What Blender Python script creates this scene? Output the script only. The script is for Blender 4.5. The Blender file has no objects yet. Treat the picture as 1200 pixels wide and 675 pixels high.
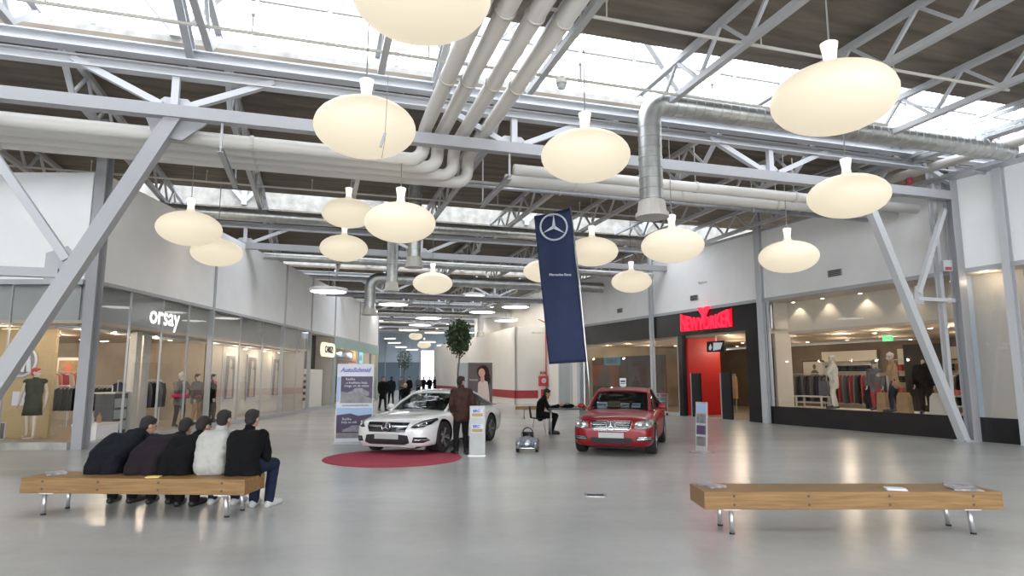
import bpy, bmesh, math, random
from mathutils import Vector, Matrix, Euler
from mathutils.bvhtree import BVHTree
R = math.radians; PI = math.pi
random.seed(7)
SC = bpy.context.scene; COL = SC.collection
EYE = 1.68; FPX = 750.0; PITCH = math.atan((442-337.5)/FPX)

# ---------------------------------------------------------------- materials
MATS = {}
def mk(name, col, rough=.5, metal=0., emit=0., noise=0., nscale=6., bump=0., spec=.5, coat=0., alpha=1., stretch=(1,1,1), emcol=None):
    m = bpy.data.materials.new(name); m.use_nodes = True
    nt = m.node_tree; b = nt.nodes['Principled BSDF']
    b.inputs['Base Color'].default_value = (*col, 1); b.inputs['Roughness'].default_value = rough
    b.inputs['Metallic'].default_value = metal; b.inputs['Specular IOR Level'].default_value = spec
    b.inputs['Coat Weight'].default_value = coat; b.inputs['Coat Roughness'].default_value = .05
    b.inputs['Alpha'].default_value = alpha
    if emit:
        b.inputs['Emission Color'].default_value = (*(emcol or col), 1); b.inputs['Emission Strength'].default_value = emit
    if noise or bump:
        tc = nt.nodes.new('ShaderNodeTexCoord'); mp = nt.nodes.new('ShaderNodeMapping')
        mp.inputs['Scale'].default_value = stretch
        n = nt.nodes.new('ShaderNodeTexNoise'); n.inputs['Scale'].default_value = nscale; n.inputs['Detail'].default_value = 6
        nt.links.new(tc.outputs['Object'], mp.inputs['Vector']); nt.links.new(mp.outputs['Vector'], n.inputs['Vector'])
        if noise:
            r = nt.nodes.new('ShaderNodeValToRGB')
            r.color_ramp.elements[0].position = .3; r.color_ramp.elements[1].position = .7
            r.color_ramp.elements[0].color = (*[c*(1-noise) for c in col], 1)
            r.color_ramp.elements[1].color = (*[min(1, c*(1+noise)) for c in col], 1)
            nt.links.new(n.outputs['Fac'], r.inputs['Fac']); nt.links.new(r.outputs['Color'], b.inputs['Base Color'])
        if bump:
            bp = nt.nodes.new('ShaderNodeBump'); bp.inputs['Strength'].default_value = bump; bp.inputs['Distance'].default_value = .02
            nt.links.new(n.outputs['Fac'], bp.inputs['Height']); nt.links.new(bp.outputs['Normal'], b.inputs['Normal'])
    MATS[name] = m
    return m
def mk_glass(name, tint=(1,1,1), refl=.9, base=.04):
    m = bpy.data.materials.new(name); m.use_nodes = True; nt = m.node_tree; nt.nodes.clear()
    o = nt.nodes.new('ShaderNodeOutputMaterial'); mix = nt.nodes.new('ShaderNodeMixShader')
    t = nt.nodes.new('ShaderNodeBsdfTransparent'); t.inputs['Color'].default_value = (*tint, 1)
    g = nt.nodes.new('ShaderNodeBsdfGlossy'); g.inputs['Roughness'].default_value = .02; g.inputs['Color'].default_value = (refl,refl,refl,1)
    f = nt.nodes.new('ShaderNodeFresnel'); f.inputs['IOR'].default_value = 1.5
    geo = nt.nodes.new('ShaderNodeNewGeometry')
    # fresnel only on the outward face, so that a thin pane never mirrors from within
    inv = nt.nodes.new('ShaderNodeMath'); inv.operation = 'SUBTRACT'; inv.inputs[0].default_value = 1
    mul = nt.nodes.new('ShaderNodeMath'); mul.operation = 'MULTIPLY'
    nt.links.new(geo.outputs['Backfacing'], inv.inputs[1]); nt.links.new(f.outputs[0], mul.inputs[0]); nt.links.new(inv.outputs[0], mul.inputs[1])
    ml2 = nt.nodes.new('ShaderNodeMath'); ml2.operation = 'MULTIPLY'; ml2.inputs[1].default_value = 1.15
    nt.links.new(mul.outputs[0], ml2.inputs[0])
    nt.links.new(ml2.outputs[0], mix.inputs[0]); nt.links.new(t.outputs[0], mix.inputs[1]); nt.links.new(g.outputs[0], mix.inputs[2])
    nt.links.new(mix.outputs[0], o.inputs[0]); MATS[name] = m; return m

def floor_mat():
    m = mk('floor_resin', (.40,.405,.395), .3, spec=.42)
    nt = m.node_tree; b = nt.nodes['Principled BSDF']
    tc = nt.nodes.new('ShaderNodeTexCoord')
    n1 = nt.nodes.new('ShaderNodeTexNoise'); n1.inputs['Scale'].default_value = .55; n1.inputs['Detail'].default_value = 2.5; n1.inputs['Distortion'].default_value = .2
    n2 = nt.nodes.new('ShaderNodeTexNoise'); n2.inputs['Scale'].default_value = 5; n2.inputs['Detail'].default_value = 4
    mp = nt.nodes.new('ShaderNodeMapping'); mp.inputs['Scale'].default_value = (.5,1.3,1)
    nt.links.new(tc.outputs['Object'], mp.inputs['Vector'])
    nt.links.new(mp.outputs[0], n1.inputs['Vector']); nt.links.new(tc.outputs['Object'], n2.inputs['Vector'])
    r = nt.nodes.new('ShaderNodeValToRGB'); r.color_ramp.elements[0].position = .3; r.color_ramp.elements[1].position = .72
    r.color_ramp.elements[0].color = (.38,.382,.37,1); r.color_ramp.elements[1].color = (.485,.485,.47,1)
    a = nt.nodes.new('ShaderNodeMath'); a.operation = 'MULTIPLY_ADD'; a.inputs[1].default_value = .25
    nt.links.new(n2.outputs['Fac'], a.inputs[0]); 
    s = nt.nodes.new('ShaderNodeMath'); s.operation = 'MULTIPLY'; s.inputs[1].default_value = .75
    nt.links.new(n1.outputs['Fac'], s.inputs[0]); nt.links.new(s.outputs[0], a.inputs[2])
    nt.links.new(a.outputs[0], r.inputs['Fac']); nt.links.new(r.outputs[0], b.inputs['Base Color'])
    rr = nt.nodes.new('ShaderNodeMapRange'); rr.inputs['To Min'].default_value = .23; rr.inputs['To Max'].default_value = .33
    b.inputs['Roughness'].default_value = .25; nt.nodes.remove(rr)
    return m
def wood_mat(name, c0, c1, rough=.45):
    m = mk(name, c0, rough); nt = m.node_tree; b = nt.nodes['Principled BSDF']
    tc = nt.nodes.new('ShaderNodeTexCoord'); mp = nt.nodes.new('ShaderNodeMapping'); mp.inputs['Scale'].default_value = (.7,14,14)
    n = nt.nodes.new('ShaderNodeTexNoise'); n.inputs['Scale'].default_value = 2.2; n.inputs['Detail'].default_value = 7; n.inputs['Distortion'].default_value = 1.2
    r = nt.nodes.new('ShaderNodeValToRGB'); r.color_ramp.elements[0].color = (*c0,1); r.color_ramp.elements[1].color = (*c1,1)
    r.color_ramp.elements[0].position = .32; r.color_ramp.elements[1].position = .68
    nt.links.new(tc.outputs['Object'], mp.inputs[0]); nt.links.new(mp.outputs[0], n.inputs['Vector'])
    nt.links.new(n.outputs['Fac'], r.inputs[0]); nt.links.new(r.outputs[0], b.inputs['Base Color']); return m

floor_mat()
wood_mat('bench_wood', (.165,.082,.022), (.275,.150,.045))
mk('white_steel', (.50,.51,.53), .45)
mk('grey_steel', (.42,.43,.45), .4)
mk('strut_paint', (.33,.33,.345), .4)
mk('galv', (.50,.52,.54), .32, .8, noise=.12, nscale=9)
mk('duct_metal', (.52,.53,.52), .33, .85, noise=.12, nscale=5)
mk('duct_warm', (.45,.43,.38), .35, .8, noise=.15, nscale=5)
mk('pipe_white', (.62,.60,.565), .3)
mk('pipe_cap', (.55,.53,.48), .5)
mk('deck', (.17,.145,.115), .85, noise=.35, nscale=1.6, bump=.3, stretch=(.35,2.2,1))
mk('curb', (.36,.35,.32), .8, noise=.25, nscale=3, bump=.2)
mk('plaster', (.86,.86,.855), .6, noise=.03, nscale=1.2)
mk('plaster_cool', (.56,.59,.63), .55, noise=.03, nscale=1.2)
mk('cream_wall', (.74,.71,.65), .6, noise=.03, nscale=.8)
mk('cream_panel', (.50,.47,.42), .5)
mk('grey_panel', (.33,.35,.35), .5, noise=.06, nscale=.9)
mk('joint', (.17,.18,.19), .5)
mk('red_stripe', (.36,.03,.035), .5)
mk('black_panel', (.012,.012,.014), .25)
mk('black_matte', (.015,.015,.016), .7)
mk('dark_grey', (.05,.05,.055), .6)
mk('steel_leg', (.55,.56,.57), .3, .7)
mk('lamp_shade', (.42,.38,.30), .5, emit=.66, emcol=(1,.88,.67))
mk('lamp_neck', (.6,.58,.5), .5, emit=1.0, emcol=(1,.93,.8))
mk('disc_rim', (.62,.62,.60), .5)
mk('disc_light', (.95,.95,.93), .5, emit=4.5, emcol=(1,.98,.94))
mk('cord', (.25,.25,.25), .5)
mk('spot_glow', (1,.9,.7), .5, emit=9, emcol=(1,.84,.58))
mk('spot_ring', (.6,.6,.58), .4)
mk('white_emit', (1,1,1), .5, emit=1.6)
mk('red_emit', (.9,.02,.05), .5, emit=1.5, emcol=(1,.015,.05))
mk('red_back', (.5,.01,.02), .5, emit=.42, emcol=(1,.01,.03))
mk('cyan_emit', (.2,.8,.95), .5, emit=1.3, emcol=(.2,.85,1))
mk('cream_emit', (.9,.85,.6), .5, emit=.75, emcol=(1,.95,.68))
mk('green_emit', (.1,.7,.3), .5, emit=.8)
mk('dim_text', (.5,.56,.6), .4, emit=.35)
mk('shop_ceiling', (.48,.40,.31), .7)
mk('shop_ceiling_pale', (.58,.53,.45), .7)
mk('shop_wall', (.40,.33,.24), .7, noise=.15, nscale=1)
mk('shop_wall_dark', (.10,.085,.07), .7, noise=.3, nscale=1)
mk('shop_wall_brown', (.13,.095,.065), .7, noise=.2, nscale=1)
mk('shop_wall_grey', (.42,.42,.40), .6)
mk('shop_floor', (.40,.34,.27), .3)
mk('teal_frame', (.30,.44,.41), .4)
mk('slate_glass', (.16,.22,.28), .2)
mk('pale_blue_wall', (.48,.57,.67), .5)
mk('red_paint_wall', (.50,.012,.012), .4)
mk('car_red', (.22,.002,.007), .4, .1, coat=.55, spec=.2)
mk('car_white', (.72,.73,.73), .25, .0, coat=1, spec=.6)
mk('car_silver', (.30,.33,.38), .3, .6, coat=.6)
mk('chrome', (.62,.63,.64), .15, 1)
mk('alloy', (.45,.46,.47), .3, .9)
mk('rubber', (.012,.012,.013), .75)
mk('black_gloss', (.01,.01,.012), .12, coat=.5)
mk('car_interior', (.02,.02,.022), .7)
mk('lamp_lens', (.35,.37,.38), .12, .6, coat=1)
mk('plate', (.42,.43,.42), .5)
mk('paper', (.72,.74,.80), .6)
mk('carpet_red', (.34,.035,.065), .9, noise=.12, nscale=40)
mk('flag_blue', (.010,.020,.070), .75, noise=.12, nscale=3)
mk('flag_mark', (.50,.54,.60), .5)
mk('skin', (.42,.24,.16), .5)
mk('skin_pale', (.55,.38,.28), .5)
mk('hair_dark', (.012,.009,.008), .75, bump=.6, nscale=60)
mk('hair_white', (.60,.58,.54), .8, bump=.5, nscale=60)
mk('eye', (.02,.015,.012), .2)
mk('lip', (.30,.11,.09), .5)
mk('jacket_navy', (.007,.008,.012), .8, noise=.2, nscale=9, bump=.5, spec=.15)
mk('jacket_plum', (.015,.011,.014), .8, noise=.2, nscale=9, bump=.5, spec=.15)
mk('coat_black', (.005,.005,.006), .85, bump=.4, nscale=7, spec=.15)
mk('shirt_white', (.40,.395,.37), .8, noise=.06, nscale=8, bump=.8)
mk('jacket_brown', (.045,.022,.018), .7, noise=.2, nscale=7, bump=.4, spec=.15)
mk('trouser_black', (.010,.010,.011), .85, spec=.15)
mk('denim', (.014,.020,.042), .85, noise=.15, nscale=20, spec=.15)
mk('shoe_black', (.012,.012,.012), .5)
mk('shoe_white', (.50,.50,.50), .5)
mk('cloth_grey', (.11,.11,.12), .85)
mk('cloth_tan', (.36,.22,.11), .85, noise=.15)
mk('cloth_cream', (.62,.58,.50), .85)
mk('cloth_red', (.42,.03,.04), .85)
mk('cloth_pink', (.62,.05,.22), .8)
mk('cloth_green', (.018,.022,.010), .85, spec=.15)
mk('cloth_coral', (.60,.17,.10), .85)
mk('mannequin', (.55,.45,.37), .4)
mk('bark', (.12,.09,.06), .9, bump=.4)
mk('leaf', (.035,.065,.022), .6, noise=.5, nscale=7)
mk('terracotta', (.30,.30,.29), .6)
mk('purple_print', (.035,.014,.06), .4, noise=.3, nscale=2)
mk('grey_print', (.20,.19,.20), .4, noise=.3, nscale=4)
mk('print_grey', (.20,.19,.22), .4, noise=.4, nscale=9)
mk('sky_print', (.30,.42,.62), .4)
mk('hill_print', (.10,.07,.15), .4)
mk('logo_purple', (.16,.14,.42), .4)
mk('banner_white', (.58,.60,.66), .45)
mk('poster_dark', (.07,.04,.04), .4)
mk('poster_skin', (.62,.30,.23), .4)
mk('poster_pale', (.66,.50,.44), .4)
mk('acrylic', (.62,.63,.62), .25, alpha=.6)
mk('gold_print', (.40,.28,.10), .5)
mk('blue_print', (.05,.14,.45), .5)
mk('valve_red', (.35,.02,.05), .4)
mk('sign_red', (.45,.03,.03), .4)
mk('table_grey', (.09,.095,.10), .5)
mk('yellow_item', (.65,.50,.15), .6)
mk('magazine', (.30,.29,.30), .4, noise=.6, nscale=14)
mk('cardboard', (.55,.42,.26), .8)
mk('orange_sign', (.75,.16,.05), .5, emit=.6)
g = mk_glass('pane_glass'); mk_glass('car_glass', (.40,.44,.44), .45)
mk_glass('sky_glass', (.97,.98,1.0), .5)
# golden wall with a round damask pattern
def damask():
    m = mk('damask', (.42,.30,.13), .55); nt = m.node_tree; b = nt.nodes['Principled BSDF']
    tc = nt.nodes.new('ShaderNodeTexCoord'); v = nt.nodes.new('ShaderNodeTexVoronoi'); v.inputs['Scale'].default_value = 15; v.inputs['Randomness'].default_value = .15
    r = nt.nodes.new('ShaderNodeValToRGB'); r.color_ramp.elements[0].color = (.23,.16,.07,1); r.color_ramp.elements[1].color = (.42,.31,.15,1)
    r.color_ramp.elements[0].position = .15; r.color_ramp.elements[1].position = .5
    nt.links.new(tc.outputs['Object'], v.inputs['Vector']); nt.links.new(v.outputs['Distance'], r.inputs[0]); nt.links.new(r.outputs[0], b.inputs['Base Color'])
damask()

# ---------------------------------------------------------------- mesh builder
class MB:
    def __init__(s): s.v = []; s.f = []; s.mi = []; s.cur = 0
    def add(s, vs, fs, mat=None):
        o = len(s.v); s.v += [tuple(p) for p in vs]
        s.f += [tuple(i+o for i in f) for f in fs]; s.mi += [s.cur if mat is None else mat]*len(fs); return s
    def box(s, c, d, rz=0, rx=0, ry=0, mat=None):
        M = Euler((rx,ry,rz)).to_matrix(); c = Vector(c); x,y,z = [q/2 for q in d]
        P = [c + M@Vector((a*x,b*y,e*z)) for a in(-1,1) for b in(-1,1) for e in(-1,1)]
        return s.add(P, [(0,1,3,2),(4,6,7,5),(0,4,5,1),(2,3,7,6),(0,2,6,4),(1,5,7,3)], mat)
    def bb(s, a, b, mat=None):
        return s.box([(a[i]+b[i])/2 for i in range(3)], [abs(b[i]-a[i]) for i in range(3)], mat=mat)
    def bar(s, p, q, w, h=None, up=(0,0,1), mat=None):
        h = h or w; p = Vector(p); q = Vector(q); d = (q-p).normalized(); up = Vector(up)
        if abs(d.dot(up)) > .99: up = Vector((0,1,0))
        sx = d.cross(up).normalized(); sz = sx.cross(d).normalized()
        P = [e + sx*a*w/2 + sz*b*h/2 for e in(p,q) for a,b in((-1,-1),(1,-1),(1,1),(-1,1))]
        return s.add(P, [(3,2,1,0),(4,5,6,7),(0,1,5,4),(1,2,6,5),(2,3,7,6),(3,0,4,7)], mat)
    def ibeam(s, p, q, w, h, t=.02, up=(0,0,1)):
        p = Vector(p); q = Vector(q); d = (q-p).normalized(); up = Vector(up)
        if abs(d.dot(up)) > .99: up = Vector((0,1,0))
        sx = d.cross(up).normalized(); sz = sx.cross(d).normalized()
        s.bar(p+sz*(h-t)/2, q+sz*(h-t)/2, w, t, up); s.bar(p-sz*(h-t)/2, q-sz*(h-t)/2, w, t, up)
        return s.bar(p, q, t, h-2*t, up)
    def tube(s, pts, r, n=10, rf=None, cap=True, mat=None):
        pts = [Vector(p) for p in pts]; N = len(pts); rings = []; ref = None
        for i,p in enumerate(pts):
            d = (pts[min(i+1,N-1)]-pts[max(i-1,0)]).normalized()
            if ref is None:
                a = Vector((0,0,1)) if abs(d.z) < .9 else Vector((1,0,0)); ref = a
            sx = d.cross(ref)
            if sx.length < 1e-4: sx = d.cross(Vector((.3,1,.2)))
            sx.normalize(); sy = d.cross(sx).normalized(); ref = -sy if sy.dot(ref) < 0 else sy
            ref = sx.cross(d)
            rr = rf(i) if rf else r
            rings.append([p + sx*math.cos(k*2*PI/n)*rr + sx.cross(d)*math.sin(k*2*PI/n)*rr for k in range(n)])
        V = [v for g in rings for v in g]; F = []
        for i in range(N-1):
            for k in range(n): F.append((i*n+k, i*n+(k+1)%n, (i+1)*n+(k+1)%n, (i+1)*n+k))
        if cap: F += [tuple(range(n-1,-1,-1)), tuple((N-1)*n+k for k in range(n))]
        return s.add(V, F, mat)
    def lathe(s, prof, c=(0,0,0), n=24, mat=None, cap=True):
        V = []; F = []; N = len(prof)
        for r,z in prof:
            for k in range(n): V.append((c[0]+r*math.cos(k*2*PI/n), c[1]+r*math.sin(k*2*PI/n), c[2]+z))
        for i in range(N-1):
            for k in range(n): F.append((i*n+k, i*n+(k+1)%n, (i+1)*n+(k+1)%n, (i+1)*n+k))
        if cap and prof[0][0] > 1e-4: F.append(tuple(range(n-1,-1,-1)))
        if cap and prof[-1][0] > 1e-4: F.append(tuple((N-1)*n+k for k in range(n)))
        return s.add(V, F, mat)
    def ell(s, c, r, n=16, m=10, rot=None, mat=None):
        V = []; F = []; c = Vector(c); Rm = rot or Matrix.Identity(3)
        for i in range(1, m):
            t = PI*i/m
            for k in range(n): V.append(c + Rm@Vector((r[0]*math.sin(t)*math.cos(k*2*PI/n), r[1]*math.sin(t)*math.sin(k*2*PI/n), r[2]*math.cos(t))))
        V.append(c + Rm@Vector((0,0,r[2]))); V.append(c - Rm@Vector((0,0,r[2]))); a = len(V)-2
        for i in range(m-2):
            for k in range(n): F.append((i*n+k, (i+1)*n+k, (i+1)*n+(k+1)%n, i*n+(k+1)%n))
        for k in range(n): F += [(a, k, (k+1)%n), (a+1, (m-2)*n+(k+1)%n, (m-2)*n+k)]
        return s.add(V, F, mat)
    def cap(s, p, q, ra, rb=None, n=12):     # tapered capsule
        rb = ra if rb is None else rb; p = Vector(p); q = Vector(q); d = (q-p); L = d.length or 1e-4; d = d/L if L > 1e-4 else Vector((0,0,1))
        pts = []; rs = []
        for k in range(5): t = PI/2*k/4; pts.append(p - d*ra*math.cos(t)*.999); rs.append(max(ra*math.sin(t), ra*.05))
        for k in range(5): t = PI/2*k/4; pts.append(q + d*rb*math.sin(t)); rs.append(max(rb*math.cos(t), rb*.05))
        return s.tube(pts, 0, n, rf=lambda i: rs[i])
    def prism(s, poly, y0, y1, mat=None):    # (x,z) polygon pushed along y
        n = len(poly); V = [(x,y0,z) for x,z in poly]+[(x,y1,z) for x,z in poly]
        F = [tuple(range(n)), tuple(range(2*n-1, n-1, -1))]+[(i, i+n, (i+1)%n+n, (i+1)%n) for i in range(n)]
        return s.add(V, F, mat)
    def grid(s, P):                          # rows of points
        n = len(P[0]); V = [p for r in P for p in r]
        return s.add(V, [(i*n+j, i*n+j+1, (i+1)*n+j+1, (i+1)*n+j) for i in range(len(P)-1) for j in range(n-1)])
    def xf(s, M): s.v = [tuple(M@Vector(p)) for p in s.v]; return s
    def mesh(s, name, mats, smooth=False):
        me = bpy.data.meshes.new(name); me.from_pydata(s.v, [], s.f)
        for m in (mats if isinstance(mats, (list,tuple)) else [mats]): me.materials.append(MATS[m])
        for p, i in zip(me.polygons, s.mi): p.material_index = i
        bm = bmesh.new(); bm.from_mesh(me); bmesh.ops.recalc_face_normals(bm, faces=bm.faces); bm.to_mesh(me); bm.free()
        if smooth: me.polygons.foreach_set('use_smooth', [True]*len(me.polygons))
        me.update(); return me
def obj(name, m, mat, parent=None, smooth=False, loc=None, rz=0):
    me = m.mesh(name, mat, smooth) if isinstance(m, MB) else m
    o = bpy.data.objects.new(name, me); COL.objects.link(o)
    if parent: o.parent = parent
    if loc is not None: o.location = loc
    if rz: o.rotation_euler = (0,0,rz)
    return o
def auto(o, ang=35):
    me = o.data; me.polygons.foreach_set('use_smooth', [True]*len(me.polygons))
    me.set_sharp_from_angle(angle=R(ang)); return o
def bevel(o, w=.01, seg=2):
    b = o.modifiers.new('edge', 'BEVEL'); b.width = w; b.segments = seg; b.limit_method = 'ANGLE'; return o
def baked(o):                                # mesh of o with its modifiers applied
    dg = bpy.context.evaluated_depsgraph_get(); dg.update()
    me = bpy.data.meshes.new_from_object(o.evaluated_get(dg)); return me
def thing(name, label, cat, loc=(0,0,0), rz=0, group=None):
    o = bpy.data.objects.new(name, None); COL.objects.link(o); o.empty_display_size = .2
    o.location = loc; o.rotation_euler = (0,0,rz); o['label'] = label; o['category'] = cat
    if group: o['group'] = group
    return o
def tag(o, label, cat, group=None, kind=None):
    o['label'] = label; o['category'] = cat
    if group: o['group'] = group
    if kind: o['kind'] = kind
    return o
def struct(name, m, mat, loc=None, rz=0, parent=None, smooth=False):
    o = obj(name, m, mat, parent, smooth, loc, rz)
    if parent is None: o['kind'] = 'structure'
    return o
def kids(o): return [c for c in COL.objects if c.parent == o]
def dup(root, loc, rz=None, label=None, group=None, scale=None):
    r = root.copy(); COL.objects.link(r); r.location = loc
    if rz is not None: r.rotation_euler = (0,0,rz)
    if label: r['label'] = label
    if group: r['group'] = group
    if scale: r.scale = (scale,)*3
    for ch in list(root.children):
        c = ch.copy(); COL.objects.link(c); c.parent = r
        for g in list(ch.children):
            d = g.copy(); COL.objects.link(d); d.parent = c
    return r
def settle(root):                            # move the Empty to the base of its parts
    bpy.context.view_layer.update()
    pts = []
    def walk(o, M):
        for c in o.children:
            m = M@c.matrix_local
            if c.type == 'MESH': pts.extend(m@Vector(q) for q in c.bound_box)
            walk(c, m)
    walk(root, Matrix.Identity(4))
    if not pts: return
    off = Vector(((min(p.x for p in pts)+max(p.x for p in pts))/2, (min(p.y for p in pts)+max(p.y for p in pts))/2, min(p.z for p in pts)))
    root.location = root.location + root.rotation_euler.to_matrix()@off
    for c in root.children: c.location = c.location - off
def settle_mesh(o):
    vs = [v.co for v in o.data.vertices]
    off = Vector(((min(p.x for p in vs)+max(p.x for p in vs))/2, (min(p.y for p in vs)+max(p.y for p in vs))/2, min(p.z for p in vs)))
    o.data.transform(Matrix.Translation(-off)); o.location = o.location + o.rotation_euler.to_matrix()@off
def text_mesh(s, size, ext=.01, bold=0., align='CENTER', shear=0., spacing=1.):
    cu = bpy.data.curves.new('lettering', 'FONT'); cu.body = s; cu.size = size; cu.extrude = ext; cu.offset = bold
    cu.align_x = align; cu.align_y = 'CENTER'; cu.shear = shear; cu.space_character = spacing; cu.resolution_u = 3
    t = bpy.data.objects.new('lettering', cu); COL.objects.link(t); me = baked(t)
    bpy.data.objects.remove(t); bpy.data.curves.remove(cu)
    me.transform(Matrix(((1,0,0,0),(0,0,-1,0),(0,1,0,0),(0,0,0,1))))   # x right, z up, faces -y
    return me
def lettering(name, s, size, mat, parent, loc, rz=0, **k):
    me = text_mesh(s, size, **k); me.materials.clear(); me.materials.append(MATS[mat])
    o = obj(name, me, mat, parent, loc=loc, rz=rz); return o
def ray(px, py):
    cp, sp = math.cos(PITCH), math.sin(PITCH); X = (px-600)/FPX; Y = -(py-337.5)/FPX
    return Vector((X, cp-Y*sp, sp+Y*cp))
def atz(px, py, z): r = ray(px,py); t = (z-EYE)/r.z; return Vector((r.x*t, r.y*t, z))
def aty(px, py, y): r = ray(px,py); t = y/r.y; return Vector((r.x*t, y, EYE+r.z*t))

# frames of reference: U = the roof grid, W = right shop front, L = left shop front
UA = R(17)
def U(u, v, z=0): return Vector((u*math.cos(UA)-v*math.sin(UA), u*math.sin(UA)+v*math.cos(UA), z))
WP = Vector((12.9,16.1,0)); WR = math.atan2(-.917,.4)
def W(s, o=0, z=0):                          # s metres along the wall going away, o metres behind its face
    return WP + Vector((-.4*s+.917*o, .917*s+.4*o, z))
LP = Vector((-10.15,0,0)); LR = R(90)
def Lw(y, o=0, z=0): return Vector((-10.15-o, y, z))

# ---------------------------------------------------------------- the setting
fl = struct('floor', MB().box((2,32,-.1), (64,104,.2)), 'floor_resin')
BAY = 13.0; VF = 13.35; OPEN = 2.85; ZD = 8.15
nb = 6
for k in range(-2, nb):
    v0 = VF + BAY*k; v1 = VF + BAY*(k+1) - OPEN
    struct('ceiling_slab', MB().bb((-30,v0,ZD), (30,v1,ZD+.12)), 'deck', rz=UA)
struct('ceiling_slab', MB().bb((-30,VF+BAY*nb,ZD), (30,VF+BAY*nb+12,ZD+.12)), 'deck', rz=UA)
# roof lights: a glazed box on a kerb over each opening
for k in range(-1, nb+1):
    vf = VF + BAY*k; CU = .24 if k == 0 else .8; vn = vf-OPEN; ZT = ZD+2.0
    w = thing('window_%d' % (k+2), '', '', rz=UA); del w['label'], w['category']; w['kind'] = 'structure'
    struct('curb', MB().bb((-30,vf,ZD+.12), (30,vf+.12,ZD+CU)).bb((-30,vn-.12,ZD+.12), (30,vn,ZD+CU)), 'curb', parent=w)
    fr = MB(); ZT = ZD+2.0
    for u in [q*1.45 for q in range(-14,15)]:
        fr.bb((u-.045,vf+.02,ZD+CU), (u+.045,vf+.1,ZT)); fr.bb((u-.03,vn-.1,ZD+CU), (u+.03,vn-.02,ZT)); fr.bb((u-.045,vn,ZT), (u+.045,vf,ZT+.06))
    for z in (ZD+CU, ZD+1.3, ZT):
        fr.bb((-21,vf+.02,z), (21,vf+.09,z+.05)); fr.bb((-21,vn-.09,z), (21,vn-.02,z+.05))
    for q in range(1,9 if k == 0 else 1):
        fr.bb((-21,vn+OPEN*q/9,ZT+.01), (21,vn+OPEN*q/9+.025,ZT+.04))
    for u in [q*5.8-2.9 for q in range(-3,4)]:
        fr.bar((u,vf-.05,ZD+.3), (u-1.5,vf-.3,ZT), .15); fr.bar((u,vf-.05,ZD+.3), (u+1.5,vf-.3,ZT), .15); fr.bar((u,vf-.05,ZD+.2), (u,vf-.3,ZT), .2)
    struct('glazing_frame', fr, 'white_steel', parent=w)
    gl = MB(); gl.bb((-30,vf+.05,ZD+CU), (30,vf+.06,ZT)); gl.bb((-30,vn-.06,ZD+CU), (30,vn-.05,ZT)); gl.bb((-30,vn-.06,ZT+.07), (30,vf+.06,ZT+.08))
    struct('pane', gl, 'sky_glass', parent=w)

# outer envelope, far out of sight behind the shops
struct('wall_outer_left', MB().bb((-26,-8,0), (-25.8,90,12)), 'cream_panel', rz=0)
struct('wall_outer_right', MB().bb((27,-8,0), (27.2,90,12)), 'cream_panel', rz=0)

# left shop front
struct('wall_left', MB().bb((15.7,0,4.02),(21.6,.15,6.7)).bb((21.68,0,4.02),(28.43,.15,6.7)).bb((28.51,0,4.02),(32.26,.15,6.7)).bb((32.34,0,4.02),(36.56,.15,6.7)).bb((36.64,0,4.02),(42.5,.15,6.7)).bb((42.58,0,4.02),(48.6,.15,6.7)), 'plaster', loc=LP, rz=LR)
struct('wall_front_left', MB().bb((-20,15.3,4.02),(-10.35,15.45,6.7)), 'plaster')
struct('trim_1', MB().bb((-20,15.26,3.9),(-10.35,15.44,4.02)), 'grey_steel')
tl = MB(); tl.bb((15.7,-.04,3.93),(48.6,.14,4.02))
for y in (21.64,28.47,32.3,36.6,42.54,48.6): tl.bb((y-.045,-.05,0),(y+.045,.12,6.72))
struct('trim_2', tl, 'grey_steel', loc=LP, rz=LR)
struct('trim_3', MB().bb((15.7,-.06,0),(48.6,.2,.13)), 'grey_steel', loc=LP, rz=LR)
struct('trim_4', MB().bb((-20,15.24,0),(-10.35,15.5,.17)), 'curb')
struct('wall_left_end', MB().bb((48.6,0,0),(48.75,12,6.7)), 'plaster', loc=LP, rz=LR)
o = struct('column_left', MB().ibeam((-10.2,15.48,0),(-10.2,15.48,8.1),.26,.3,.03,up=(0,1,0)), 'strut_paint')
def pane(name, a, b, frame='L', mat='pane_glass'):
    kw = dict(L=dict(loc=LP, rz=LR), W=dict(loc=WP, rz=WR), N={})[frame]
    return struct(name, MB().bb(a, b), mat, **kw)
pane('window_20', (15.75,.03,.13), (21.6,.042,3.93)); pane('window_21', (21.7,.03,.13), (28.42,.042,3.93))
pane('window_22', (28.52,.03,.13), (32.25,.042,3.93)); pane('window_23', (-20,15.33,.17), (-10.4,15.342,3.9), 'N')
fm = MB()
for x in (-12.05,-13.9,-15.7): fm.bb((x-.012,15.3,.17),(x+.012,15.36,3.9))
struct('trim_5', fm, 'grey_steel')
fm = MB()
for y in (17.0,18.6,20.1,24.0,26.2,30.4): fm.bb((y-.012,.0,.13),(y+.012,.06,3.93))
struct('trim_6', fm, 'grey_steel', loc=LP, rz=LR)
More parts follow.
